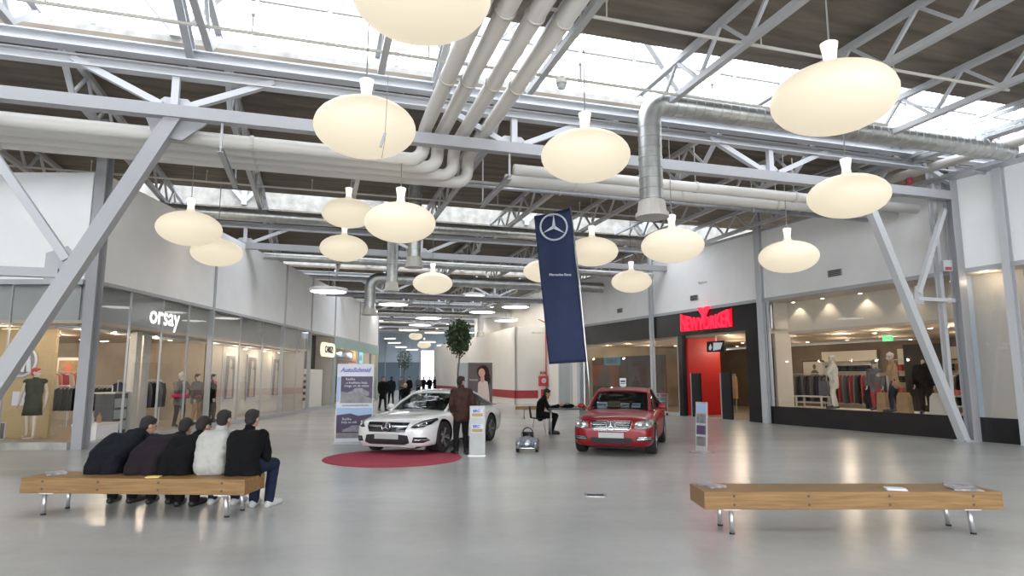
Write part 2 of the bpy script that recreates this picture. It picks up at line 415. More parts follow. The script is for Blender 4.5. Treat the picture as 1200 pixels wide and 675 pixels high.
# interior of the left shop
struct('wall_shop_bulkhead', MB().bb((15.8,.5,2.95),(32.2,.6,4.0)).bb((15.9,.5,2.9),(32.2,1.2,2.95)), 'grey_panel', loc=LP, rz=LR)
struct('wall_shop_bulkhead_front', MB().bb((-20,15.75,2.95),(-10.7,15.85,4.0)), 'grey_panel')
struct('ceiling_left_shop', MB().bb((15.45,.15,2.97),(32.2,12,3.05)), 'shop_ceiling', loc=LP, rz=LR)
struct('ceiling_left_void', MB().bb((15.45,.15,4.0),(48.6,12,4.1)), 'shop_ceiling', loc=LP, rz=LR)
struct('floor_left_shop', MB().bb((15.5,.15,0),(48.5,12,.09)), 'shop_floor', loc=LP, rz=LR)
struct('wall_left_shop_back', MB().bb((15.5,9.8,0),(48.5,10,4)), 'shop_wall', loc=LP, rz=LR)
struct('wall_left_shop_rear', MB().bb((24.4,1.5,0),(24.5,10,4)), 'shop_wall', loc=LP, rz=LR)
struct('wall_display', MB().bb((24.3,1.3,0),(32.2,1.4,3)), 'cream_wall', loc=LP, rz=LR)
struct('wall_partition_corner', MB().bb((24.3,.8,0),(24.4,1.3,3)), 'cream_panel', loc=LP, rz=LR)
struct('wall_partition_posts', MB().bb((17.95,.35,0),(18.2,.55,2.95)).bb((18.9,.7,0),(19.3,1.1,2.95)), 'cream_panel', loc=LP, rz=LR)
struct('wall_damask', MB().bb((-14.2,17.1,.1),(-12.15,17.2,2.95)), 'damask')
# second and third left shops
struct('wall_kiosk_grey', MB().bb((32.4,1.0,1.9),(36.5,1.1,4)), 'dark_grey', loc=LP, rz=LR)
struct('wall_kiosk_side', MB().bb((36.45,.1,0),(36.6,9,4)).bb((32.3,.3,0),(32.4,9,4)), 'cream_panel', loc=LP, rz=LR)
struct('wall_kiosk_white', MB().bb((32.6,.5,.1),(36.3,.56,2.1)), 'cream_wall', loc=LP, rz=LR)
struct('trim_7', MB().bb((36.65,-.06,3.35),(48.5,.1,3.93)).bb((36.65,-.06,.0),(36.95,.1,3.4)).bb((42.3,-.06,.0),(42.5,.1,3.4)).bb((46.2,-.06,.0),(46.3,.1,3.4)).bb((48.2,-.06,.0),(48.5,.1,3.4)), 'teal_frame', loc=LP, rz=LR)
pane('window_24', (37,.04,.13), (42.3,.05,3.35)); pane('window_25', (42.6,.04,.13), (48.2,.05,3.35))
struct('wall_salmon', MB().bb((37,1.2,.1),(48.3,1.3,3.6)), 'cloth_tan', loc=LP, rz=LR)

# right shop front (local x = -s)
PN = [(-22.4,-15.56),(-15.4,-8.95),(-8.6,-1.9),(-1.55,-.1),(.3,6)]
struct('wall_right', MB().bb((-22.4,0,4.62),(-15.56,.15,7.2)).bb((-15.4,0,4.62),(-8.72,.15,7.2)).bb((-8.48,0,4.62),(-.1,.15,7.2)).bb((-.1,0,4.62),(7,.15,7.2)), 'plaster', loc=WP, rz=WR)
struct('trim_8', MB().bb((-22.4,-.05,4.5),(7,.12,4.62)).bb((-22.4,-.03,7.18),(7,.15,7.28)), 'grey_steel', loc=WP, rz=WR)
struct('wall_right_far', MB().bb((-40,0,0),(-22.4,.15,7.2)), 'cream_wall', loc=WP, rz=WR)
def pilaster(s, nm, w=.16, d=.2):
    return struct(nm, MB().ibeam(W(s,-d/2,0), W(s,-d/2,8.1), w, d, .03, up=(W(0,1)-W(0,0))), 'white_steel')
pilaster(8.6, 'column_1', .24); pilaster(15.48, 'column_2', .14); pilaster(.15, 'column_3', .18, .22); pilaster(22.4, 'column_4', .3)
struct('wall_right_base', MB().bb((-8.48,-.02,0),(7,.14,.63)), 'black_panel', loc=WP, rz=WR)
struct('wall_shop_black', MB().bb((-9.55,-.03,0),(-8.72,.5,4.5)).bb((-22.3,-.03,3.5),(-9.55,.3,4.5)).bb((-13.7,-.03,0),(-13.42,.2,3.55)), 'black_panel', loc=WP, rz=WR)
pane('window_30', (-8.45,.05,.63), (-.2,.062,4.5), 'W'); pane('window_31', (.2,.05,.63), (7,.062,4.5), 'W')
pane('window_32', (-15.38,.05,.12), (-13.72,.062,3.55), 'W'); pane('window_33', (-22.25,.05,.12), (-15.58,.062,3.55), 'W')
struct('trim_9', MB().bb((-22.3,-.02,0),(-15.56,.16,.12)).bb((-15.4,-.02,0),(-13.7,.16,.12)).bb((-8.46,0,.63),(-8.38,.1,4.5)).bb((-13.78,0,0),(-13.7,.1,3.5)).bb((-1.6,0,.63),(-1.5,.08,4.5)), 'white_steel', loc=WP, rz=WR)
struct('ceiling_right_shop', MB().bb((-8.6,1.2,3.3),(7,11,3.4)).bb((-22.3,.28,3.42),(-8.6,11,3.5)).bb((-8.66,.3,3.3),(-8.6,11,3.5)), 'shop_ceiling', loc=WP, rz=WR)
struct('ceiling_right_pelmet', MB().bb((-22.3,.16,4.5),(7,1.3,4.6)).bb((-8.6,1.2,3.4),(7,1.3,4.5)).bb((-8.7,.5,0),(-8.6,1.3,4.6)), 'shop_ceiling_pale', loc=WP, rz=WR)
struct('floor_right_shop', MB().bb((-22.3,.15,0),(7,11,.02)), 'shop_floor', loc=WP, rz=WR)
struct('floor_window_platform', MB().bb((-8.6,.15,.02),(6,1.9,.6)), 'shop_ceiling_pale', loc=WP, rz=WR)
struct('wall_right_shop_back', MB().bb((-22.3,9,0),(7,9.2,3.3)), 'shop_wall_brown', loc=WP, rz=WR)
struct('wall_right_shop_end', MB().bb((-22.4,.2,0),(-22.3,9,3.5)).bb((6.9,.2,0),(7,9,3.5)), 'shop_wall', loc=WP, rz=WR)
struct('wall_dark_display', MB().bb((-6.9,5.2,0),(-5.4,5.5,2.9)).bb((-4.9,6.2,2.1),(-.6,6.4,3.0)).bb((-5.4,6.3,.0),(-4.9,6.5,2.9)), 'black_matte', loc=WP, rz=WR)
struct('wall_cream_display', MB().bb((-1.55,.7,.6),(-.25,.78,4.5)), 'cream_panel', loc=WP, rz=WR)
struct('wall_cream_display_return', MB().bb((-1.62,.3,.6),(-1.55,1.3,4.5)), 'pale_blue_wall', loc=WP, rz=WR)
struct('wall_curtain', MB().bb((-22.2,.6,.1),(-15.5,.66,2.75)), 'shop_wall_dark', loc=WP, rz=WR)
struct('wall_red', MB().bb((-13.42,.2,0),(-13.3,2.0,3.4)), 'red_paint_wall', loc=WP, rz=WR)
# low white block with a red band, between the mall arms
KC = Vector((.19,40.0,0))
struct('wall_block', MB().bb((0,0,0),(.15,28.6,4.8)).bb((0,0,0),(4.5,.15,4.8)), 'cream_wall', loc=KC, rz=UA)
struct('trim_10', MB().bb((-.02,-.02,.38),(.1,28.6,.87)).bb((-.02,-.02,.38),(1.5,.1,.87)), 'red_stripe', loc=KC, rz=UA)
d1 = thing('door_1', '', '', rz=WR, loc=WP); del d1['label'], d1['category']; d1['kind'] = 'structure'
struct('door_panel', MB().bb((-25.0,-.03,.02),(-23.6,0,2.9)), 'grey_panel', parent=d1)
struct('door_frame', MB().bb((-25.1,-.08,0),(-25.0,.02,3.0)).bb((-23.6,-.08,0),(-23.5,.02,3.0)).bb((-25.1,-.08,2.9),(-23.5,.02,3.0)), 'white_steel', parent=d1)
# far end
BW = 84
struct('wall_back', MB().bb((-40,BW,3.6),(-11.9,BW+.2,8.1)).bb((-10.0,BW,5.2),(12,BW+.2,8.1)).bb((-11.9,BW,5.2),(-10,BW+.2,8.1)).bb((-10,BW,0),(12,BW+.2,5.2)), 'pale_blue_wall')
struct('wall_back_lower', MB().bb((-40,BW-.1,0),(-11.9,BW+.2,3.6)), 'slate_glass')
fm = MB()
for x in (-22,-20,-18.3,-16.5,-14.5,-12.0): fm.bb((x-.04,BW-.2,0),(x+.04,BW-.1,6.5))
struct('trim_11', fm, 'grey_steel')
w = thing('window_40', '', ''); del w['label'], w['category']; w['kind'] = 'structure'
struct('pane', MB().bb((-11.9,BW+.05,.1),(-10,BW+.06,5.2)), 'sky_glass', parent=w)
fr = MB()
for z in (.1,1.5,2.9,3.4,4.3,5.1): fr.bb((-11.9,BW,z),(-10,BW+.1,z+.1))
for x in (-11.9,-10.95,-10.05): fr.bb((x,BW,0),(x+.06,BW+.1,5.2))
struct('window_frame', fr, 'white_steel', parent=w)

# ---------------------------------------------------------------- roof steel
def truss(k):
    v = 12.95 + BAY*k
    t = thing('roof_truss', 'white steel lattice girder with V shaped struts carried on the raking legs' if k == 0 else
              ['', 'second white lattice girder across the hall, behind the pipes and the round lamps', 'third white lattice girder across the hall, behind the hanging air ducts',
               'fourth lattice girder, above the disc lights of the far arcade', 'fifth lattice girder, near the far end of the arcade'][k], 'roof truss', rz=UA)
    u0, u1 = (-14,16.7) if k == 0 else (-26,26)
    obj('lower_chord', MB().bar((u0,v,6.66),(u1,v,6.66),.22,.24), 'strut_paint', t)
    obj('upper_chord', MB().ibeam((-24,v,7.45),(24,v,7.45),.22,.2,.03), 'white_steel', t)
    obj('upper_chord', MB().ibeam((-24,v-.18,7.72),(24,v-.18,7.72),.26,.22,.03), 'white_steel', t)
    for j in range(-3,4):
        u = 4.0+6.75*j
        if u < u0 or u > u1+1: continue
        obj('post', MB().bar((u,v,6.7),(u,v,7.4),.13), 'white_steel', t)
        for s in (-1,1): obj('diagonal', MB().bar((u+s*.22,v,6.78),(u+s*1.75,v,7.5),.13,.12), 'white_steel', t)
        obj('gusset_plate', MB().prism([(u-.45,6.76),(u+.45,6.76),(u+.2,6.98),(u-.2,6.98)], v+.07, v+.09), 'white_steel', t)
    settle(t); return t
for k in range(0,5): truss(k)
# joists running away under the deck
def make_joist(L, label, group):
    t = thing('roof_joist', label, 'roof joist', rz=UA, group=group)
    obj('upper_chord', MB().bar((0,0,.72),(0,L,.72),.12,.12), 'white_steel', t)
    obj('lower_chord', MB().bar((0,.9,0),(0,L-.9,0),.12,.12).bar((0,.9,0),(0,.05,.66),.09).bar((0,L-.9,0),(0,L-.05,.66),.09), 'white_steel', t)
    wb = MB(); n = 7; st = (L-1.8)/n
    for i in range(n):
        a = .9+i*st; wb.bar((0,a,0),(0,a+st/2,.7),.06); wb.bar((0,a+st/2,.7),(0,a+st,0),.06)
    obj('web', wb, 'white_steel', t)
    return t
JU = [.95+2.9*i for i in range(-6,6)]
bayn = ['over the benches','between the first and second roof lights','between the second and third roof lights','over the near part of the far arcade','over the far part of the arcade','at the end of the arcade']
for k in range(-1,4):
    L = BAY-OPEN+ (1.9 if k < 1 else .6); first = None
    for i, u in enumerate(JU):
        if k < 0 and not -9 < u < 14: continue
        loc = U(u, VF+BAY*k-.1 , 7.28)
        g = 'roof joists '+bayn[k+1]; lab = 'white steel lattice joist under the brown deck, '+bayn[k+1]
        if first is None: first = make_joist(L, lab, g); first.location = loc
        else: dup(first, loc)
# extra rafters that hang from the roof light down to the girder
for i, u in enumerate((-9.2,-2.3,1.6,4.9)):
    pass
rf0 = None
for u in (-8.9,-2.5,2.2):
    o = obj('rafter', MB().ibeam((0,-2.5,.62),(0,0,-.12),.14,.26,.025), 'grey_steel', rz=UA)
    o.location = U(u, 13.0, 7.85)
    tag(o, 'grey I-section rafter crossing the first roof light above the lattice girder', 'rafter', 'rafters crossing the first roof light')
# raking legs
def raking(side):
    t = thing('raking_leg', 'grey square raking post at the left, bracing the girder' if side == 0 else 'pale grey raking post in front of the right shop window, foot on the floor', 'post', rz=UA)
    v = 13.05
    if side == 0:
        top = (-2.75,v,6.6); foot = (-5.88,v,0)
        obj('post', MB().bar(top, foot, .3,.26), 'strut_paint', t)
        obj('top_plate', MB().prism([(-3.25,6.56),(-2.15,6.56),(-2.6,6.15),(-3.1,6.2)], v-.03, v+.03), 'strut_paint', t)
        obj('brace', MB().bar((-4.3,v,3.75),(-6.1,v,6.35),.16,.14), 'grey_steel', t)
        obj('tie', MB().bar((-4.4,v,3.5),(-9.5,v,3.5),.16,.16), 'strut_paint', t)
        obj('gusset_plate', MB().prism([(-4.62,3.35),(-4.3,3.25),(-4.08,3.7),(-4.3,4.0),(-4.62,3.85)], v-.03, v+.0), 'strut_paint', t)
        obj('base_plate', MB().box((-5.88,v,.02),(.5,.5,.04)), 'grey_steel', t)
    else:
        top = (13.75,v,6.6); foot = (16.5,v,0)
        obj('post', MB().bar(top, foot, .2,.2), 'white_steel', t)
        obj('brace', MB().bar((15.35,v,3.9),(16.55,v,6.3),.12,.12), 'white_steel', t)
        obj('tie', MB().bar((15.3,v,3.75),(16.6,v,3.75),.1,.1), 'white_steel', t)
        obj('gusset_plate', MB().prism([(15.15,3.62),(15.5,3.6),(15.5,3.95),(15.25,4.1)], v-.02, v+.02), 'grey_steel', t)
        obj('base_plate', MB().box((16.5,v,.02),(.34,.34,.04)), 'grey_steel', t)
    settle(t)
raking(0); raking(1)
o = tag(obj('steel_column', MB().ibeam((16.75,13.0,0),(16.75,13.0,7.9),.26,.26,.03), 'strut_paint', rz=UA), 'grey steel I-section column just right of the raking post, by the right shop', 'column'); settle_mesh(o)
o = tag(obj('steel_column', MB().ibeam((16.5,13.35,.65),(16.5,13.35,7.6),.12,.16,.02), 'white_steel', rz=UA), 'thin pale steel column close behind the raking post, against the shop window', 'column'); settle_mesh(o)
t = thing('alarm_box', 'small grey and red alarm box on the column beside the raking post', 'alarm box', loc=atz(1108,308,3.9+.6))
t.location = aty(1108,312,17.2)
obj('case', MB().box((0,-.05,0),(.24,.1,.3)), 'grey_steel', t); obj('button', MB().box((0,-.11,-.08),(.16,.03,.08)), 'valve_red', t)

# sprinkler mains
def main_pipe(v, z, u0, u1, label, r=.03, drops=True):
    t = thing('sprinkler_pipe', label, 'pipe', rz=UA)
    obj('pipe', MB().tube([(u0,v,z),(u1,v,z)], r, 8), 'pipe_cap', t)
    if drops:
        u = u0+1.2
        while u < u1:
            obj('sprinkler_head', MB().tube([(u,v,z),(u,v,z+.3)], .014, 6).tube([(u,v,z+.3),(u,v,z+.34)], .03, 6), 'pipe_cap', t); u += 2.9
    settle(t)
main_pipe(10.6, 7.25, -14, 12, 'thin white sprinkler pipe passing below the large pipes and the first roof light')
main_pipe(8.6, 7.3, 3.0, 12.9, 'thin white sprinkler pipe under the brown deck, above the largest right lamp')
main_pipe(19.6, 7.25, -16, 13, 'thin white sprinkler pipe above the blue flag, in front of the second roof light')
main_pipe(32.0, 7.2, -16, 9, 'thin sprinkler pipe far back between the air ducts')
main_pipe(16.6, 7.0, -16, 14, 'white pipe running just beyond the big horizontal pipes', .05, False)
# four big pipes coming overhead, turning left along the girder
desc = ['leftmost', 'second from the left', 'third from the left', 'rightmost']
for i in range(4):
    u = (2.08,2.47,2.93,3.38)[i]; vt = (13.45,13.9,14.35,14.8)[i]; r = .145
    t = thing('large_pipe', 'large white pipe bending left behind the girder, %s of four overhead' % desc[i], 'pipe', rz=UA)
    pts = [(u,-6,7.02),(u,vt-.35,7.02)]
    for a in range(1,7): q = a*PI/12; pts.append((u, vt-.35+.35*math.sin(q), 7.02-.35*(1-math.cos(q))))
    pts2 = [pts[-1]]
    zc = pts[-1][2]
    for a in range(1,7): q = a*PI/12; pts2.append((u-.3*(1-math.cos(q)), vt, zc-.3*math.sin(q)))
    pts2.append((-17,vt,zc-.3)); 
    obj('pipe', MB().tube(pts+pts2[1:], r, 14), 'pipe_white', t, True)
    for v in (1.2,3.6,6,8.4,10.75): obj('clamp', MB().tube([(u,v-.03,7.02),(u,v+.03,7.02)], r+.02, 14).tube([(u,v,7.1),(u,v,8.1)], .01, 5), 'pipe_cap', t)
    for uu in (-10,-6.2,-1.4): obj('clamp', MB().tube([(uu-.03,vt,zc-.3),(uu+.03,vt,zc-.3)], r+.02, 14), 'pipe_cap', t)
    settle(t)
# straight mains going on to the right behind the girder
for i,(v,z,r,m) in enumerate(((13.6,6.42,.13,'pipe_white'),(14.3,6.4,.13,'pipe_white'),(15.3,6.5,.06,'galv'))):
    t = thing('long_pipe', ['large white pipe on the right half, nearest behind the girder','large white pipe on the right half, second behind the girder','slim shiny metal pipe under the girder, right half'][i], 'pipe', rz=UA)
    obj('pipe', MB().tube([(4.2 if i < 2 else 2.6,v,z),(16.2,v,z)], r, 12), m, t, True)
    for uu in (6,9,12): obj('clamp', MB().tube([(uu-.03,v,z),(uu+.03,v,z)], r+.02, 12).tube([(uu,v,z),(uu,v,7.5)], .01, 5), 'pipe_cap', t)
    settle(t)
# steel bench of hangers under the pipes
for i,uu in enumerate((-7.2,-1.9,3.9)):
    o = tag(obj('pipe_hanger', MB().ibeam((uu,12.9,6.0),(uu,15.4,6.0),.1,.1,.015).bar((uu,12.95,6.0),(uu,12.95,6.6),.04).bar((uu,15.3,6.0),(uu,15.3,8.1),.03), 'grey_steel', rz=UA),
        ['steel cross bar under the large pipes, leftmost','steel cross bar under the large pipes, right of the raking post','steel cross bar under the large pipes, near their bends'][i], 'pipe hanger'); settle_mesh(o)

# ---------------------------------------------------------------- air ducts
def duct(pts, r, label, mat='duct_metal', nozzle=None, rz=UA, name='air_duct', ribs=.21):
    t = thing(name, label, 'duct', rz=rz)
    P = [Vector(p) for p in pts]; Q = []
    for i in range(len(P)):
        if 0 < i < len(P)-1:                    # round the corner
            a = (P[i-1]-P[i]).normalized(); b = (P[i+1]-P[i]).normalized(); rr = min(r*2.0, (P[i-1]-P[i]).length*.45, (P[i+1]-P[i]).length*.45)
            for k in range(9):
                s = k/8; Q.append(P[i]+a*rr*(1-s)**2 + b*rr*s**2)
        else: Q.append(P[i])
    D = [Q[0]]; RB = [0]
    for i in range(1,len(Q)):
        Lq = (Q[i]-Q[i-1]).length; n = max(1, int(Lq/ribs))
        if Lq < .2: D.append(Q[i]); RB.append(0); continue
        for k in range(n):
            a = Q[i-1].lerp(Q[i], (k+.5)/n); dd = (Q[i]-Q[i-1]).normalized()*.012
            D += [a-dd*1.4, a-dd, a+dd, a+dd*1.4]; RB += [0,1,1,0]
        D.append(Q[i]); RB.append(0)
    m = MB().tube(D, r, 26, rf=lambda i: r*(1.045 if RB[i] else 1.0))
    auto(obj('duct', m, mat, t), 25)
    if nozzle:
        e = P[-1]; d = (P[-1]-P[-2]).normalized()
        obj('outlet', MB().tube([e-d*.28, e-d*.03, e-d*.03, e+d*.05], r, 20, rf=lambda i: (r*1.12,r*1.28,r*1.42,r*1.42)[i]), 'pipe_cap', t)
    settle(t); return t
duct([(16.5,11.15,7.3),(6.35,11.15,7.3),(6.35,11.15,4.9)], .235, 'spiral steel air duct crossing the right side and bending down to a round outlet', nozzle=True)
def dn(px, py, y): return aty(px, py, y)
a = dn(459,340,24); duct([(a.x,a.y,8.0),(a.x,a.y,a.z)], .21, 'vertical spiral duct left of centre, the middle one of three hanging outlets', nozzle=True, rz=0)
a = dn(485,312,20); duct([(a.x,a.y,8.0),(a.x,a.y,a.z)], .21, 'vertical spiral duct beside a glowing lamp, the highest of three hanging outlets', nozzle=True, rz=0)
a = dn(433,368,30)
duct([(a.x+12*math.cos(UA),a.y+12*math.sin(UA),6.35),(a.x,a.y,6.35),(a.x,a.y,a.z)], .26, 'steel duct far back bending down near the left wall, the lowest outlet', nozzle=True, rz=0)
duct([(-14,22.2,6.98),(13,22.2,6.98)], .2, 'long straight spiral duct across the hall behind the cream lamps')
duct([(-2.1,26.5,6.4),(15,26.5,6.4)], .15, 'blue-grey straight duct crossing behind the blue flag')
duct([(.4,34.5,6.0),(14,34.5,6.0)], .13, 'dark straight duct further back, level with the top of the flag base', 'strut_paint')
duct([(4.1,46,6.2),(12.5,46,6.2)], .22, 'pale duct crossing the far arcade above the disc lights')
duct([(-5,60,6.0),(11.5,60,6.0)], .25, 'last duct crossing the far arcade near its end')
a = dn(563,395,46); duct([(a.x+3,a.y,6.1),(a.x,a.y,6.1),(a.x,a.y,4.6)], .22, 'white duct bending down behind the low white block', 'plaster', True, 0)

# cable tray, pipe and valves above the right shop
t = thing('cable_tray', 'galvanised cable tray running along the top of the right shop wall', 'cable tray', loc=WP, rz=WR)
obj('tray', MB().bb((-5.5,-.55,7.1),(8,-.1,7.13)).bb((-5.5,-.57,7.1),(8,-.55,7.2)).bb((-5.5,-.1,7.1),(8,-.08,7.2)), 'galv', t)
for x in (-4.5,-2.5,-.5,1.5): obj('bracket', MB().bb((x,-.6,7.04),(x+.05,-.08,7.1)), 'grey_steel', t)
t = thing('valve_pipe', 'white water pipe above the cable tray with two red valves', 'pipe', loc=WP, rz=WR)
obj('pipe', MB().tube([(-4.2,-.9,7.4),(9,-.9,7.4)], .13, 12), 'pipe_white', t, True)
obj('pipe', MB().tube([(-4.2,-1.4,7.55),(9,-1.4,7.55)], .08, 12), 'pipe_white', t, True)
for x in (-4.0,-2.0):
    v = obj('valve', MB().tube([(x,-.9,7.1),(x,-.9,7.25)], .08, 10).tube([(x,-.9,7.55),(x,-.9,7.68)], .07, 10), 'valve_red', t)
    obj('valve_wheel', MB().lathe([(.1,0),(.13,.01),(.13,.03),(.1,.04)], (x,-.9,7.68), 12), 'valve_red', v)
for i,(o_,z_) in enumerate(((-1.9,7.5),(-2.4,7.75))):
    o = tag(obj('cable_ladder', MB().bb((-5,o_,z_),(9,o_+.05,z_+.08)).bb((-5,o_+.3,z_),(9,o_+.35,z_+.08)), 'galv', loc=WP, rz=WR),
        ['narrow steel cable ladder beside the white valve pipe','steel cable ladder nearest the roof light on the right'][i], 'cable tray')

# ---------------------------------------------------------------- lamps
def make_lamp(D, label, loc, group='round glowing pendant lamps', top=8.1):
    t = thing('pendant_lamp', label, 'lamp', loc=loc, group=None)
    a = D/2; b = a*.55; prof = [(0,-b)]
    for k in range(1,14):
        q = -PI/2 + PI*k/15.2; prof.append((a*math.cos(q), b*math.sin(q)))
    prof += [(a*.24, b*.985), (a*.15, b*1.06), (a*.115, b*1.18)]
    obj('shade', MB().lathe(prof, (0,0,0), 40), 'lamp_shade', t, True)
    obj('neck', MB().lathe([(a*.115,b*1.18),(a*.105,b*1.35),(a*.125,b*1.6),(a*.145,b*1.82),(a*.11,b*1.86),(0,b*1.86)], (0,0,0), 20), 'lamp_neck', t, True)
    obj('cord', MB().tube([(0,0,b*1.85),(0,0,top-loc[2])], .011, 6), 'cord', t)
    return t
LAMPS = [
 (494,-5,178,'very large glowing lamp cut off by the top edge of the photo'),
 (428,150,126,'big glowing lamp left of the four large pipes, a thin pull cord before it'),
 (686,183,109,'glowing lamp in the upper middle, between the large pipes and the spiral duct'),
 (976,116,162,'largest glowing lamp on the right, hanging over the spiral duct'),
 (994,230,104,'glowing lamp below the largest right one, in front of the raking post top'),
 (222,268,82,'glowing lamp at far left, nearest of the two overlapping left ones'),
 (254,296,64,'glowing lamp at far left, partly hidden behind another lamp'),
 (408,250,64,'glowing lamp left of centre, overlapped by its larger right neighbour'),
 (469,261,86,'glowing lamp left of centre, larger of the touching pair'),
 (403,291,58,'small glowing lamp under the touching pair left of centre'),
 (507,332,47,'small glowing lamp low in the centre beside an air duct outlet'),
 (637,318,48,'small glowing lamp half hidden behind the blue flag'),
 (694,295,62,'glowing lamp just right of the blue flag, overlapping its edge'),
 (740,330,48,'small glowing lamp, the lowest one between the blue flag and red sign'),
 (788,288,76,'glowing lamp below the round outlet of the spiral duct'),
 (924,301,74,'glowing lamp in front of the white wall above the right shop window'),
 (1228,229,64,'glowing lamp barely showing at the right edge of the photo')]
for px,py,w,lab in LAMPS:
    ca = math.cos(math.atan(abs(px-600)/750)); d = 1.5*750/(w*ca)
    d = min(d, 23.5)
    p = aty(px, py, d); make_lamp(w*d*ca/750, lab, p)
t = thing('pull_cord', 'thin dark cord with a small grey handle hanging before the big left lamp', 'cord', loc=aty(451,165,7.6))
obj('cord', MB().tube([(.02,0,.9),(0,0,0),(-.03,0,-.22)], .004, 5), 'cord', t); obj('handle', MB().tube([(.0,0,.1),(-.05,0,-.08)], .018, 8), 'grey_steel', t)
t = thing('smoke_detector', 'small round grey sensor dome hanging in front of the first roof light', 'sensor', loc=aty(658,98,10.5))
obj('dome', MB().lathe([(0,-.1),(.07,-.08),(.095,0)], (0,0,0), 16), 'grey_steel', t, True); obj('housing', MB().lathe([(.095,0),(.095,.08),(.05,.13),(0,.13)], (0,0,0), 16), 'cream_wall', t, True); obj('cord', MB().tube([(0,0,.13),(0,0,1.6)], .006, 5), 'cord', t)
# flat disc lights of the arcade
def make_disc(label, loc):
    t = thing('disc_light', label, 'ceiling light', loc=loc, group='flat white disc lights of the far arcade')
    obj('housing', MB().lathe([(.70,0),(.75,.02),(.75,.13),(.6,.16),(0,.16)], (0,0,0), 28), 'disc_rim', t)
    obj('diffuser', MB().lathe([(0,-.005),(.70,-.005),(.70,.0)], (0,0,0), 28), 'disc_light', t)
    obj('cord', MB().tube([(0,0,.15),(0,0,2.9)], .012, 5), 'cord', t); return t
DISC = [(385,342,44),(461,357,36),(470,348,27),(450,365,24),(440,376,19),(502,373,32),(492,381,27),(479,387,24),(509,390,24),(555,347,28),(565,366,32),(604,360,34),(618,365,24),(593,376,28),(570,382,20),(548,390,16),(501,401,20),(462,402,16),(457,397,14),(483,410,15),(520,405,17),(535,396,19),(470,407,14)]
d0 = None
for i,(px,py,w) in enumerate(DISC):
    p = aty(px, py, 1.5*750/w); lab = 'flat white disc light hanging in the far arcade'
    if i == 0: lab = 'flat disc light hanging beside the left wall, nearest of the far arcade'
    if d0 is None: d0 = make_disc(lab, p); del d0['group']
    else: dup(d0, p, 0, lab, 'flat white disc lights of the far arcade')
for px,py,lab in ((487,394,'small round lamp with a neck, far back in the arcade, higher one'),(497,404,'small round lamp with a neck, far back in the arcade, lower one')):
    make_lamp(1.3, lab, aty(px,py,62))

# ---------------------------------------------------------------- people
def remesh(m, vox, name, mat, parent, smooth=6, loc=None, disp=None):
    o = obj(name+'_raw', m, mat)
    r = o.modifiers.new('r','REMESH'); r.mode = 'VOXEL'; r.voxel_size = vox; r.use_smooth_shade = True
    s = o.modifiers.new('s','SMOOTH'); s.iterations = smooth; s.factor = .5
    if disp:
        tx = bpy.data.textures.get('folds') or bpy.data.textures.new('folds','CLOUDS'); tx.noise_scale = .12
        d = o.modifiers.new('d','DISPLACE'); d.texture = tx; d.strength = disp; d.mid_level = .5
    me = baked(o); bpy.data.objects.remove(o); me.name = name
    me.materials.clear(); me.materials.append(MATS[mat])
    return obj(name, me, mat, parent, True, loc)
def stand_pose(h=1.75, step=0., arms='down', lean=0., turn=0.):
    k = h/1.75; J = {}
    J['pelvis'] = Vector((0,0,.95)); J['waist'] = Vector((0,-.3*lean,1.1)); J['chest'] = Vector((0,-.7*lean,1.30)); J['neck'] = Vector((0,-lean,1.47)); J['head'] = Vector((0,-1.25*lean-.02,1.63))
    for s,n in((1,'l'),(-1,'r')):
        J['sh'+n] = Vector((s*.19,-lean*.9,1.41)); J['hip'+n] = Vector((s*.09,0,.92)); st = step*s
        J['kn'+n] = Vector((s*.10,-.05-st*.5,.50)); J['an'+n] = Vector((s*.11,-st,.09)) ; J['toe'+n] = J['an'+n]+Vector((s*.03,-.16,-.05))
        if arms == 'down':
            J['el'+n] = Vector((s*.25,.03+st*.4,1.13)); J['wr'+n] = Vector((s*.25,-.06+st*.7,.88))
        elif arms == 'pocket':
            J['el'+n] = Vector((s*.265,.05,1.13)); J['wr'+n] = Vector((s*.20,-.12,.96))
        elif arms == 'front':
            J['el'+n] = Vector((s*.25,-.08-lean,1.14)); J['wr'+n] = Vector((s*.10,-.30-lean,1.10))
        elif arms == 'up':
            J['el'+n] = Vector((s*.28,-.2,1.15)); J['wr'+n] = Vector((s*.12,-.26,1.38)) if n == 'r' else Vector((s*.22,-.1,.95))
    return {a: b*k for a,b in J.items()}, k
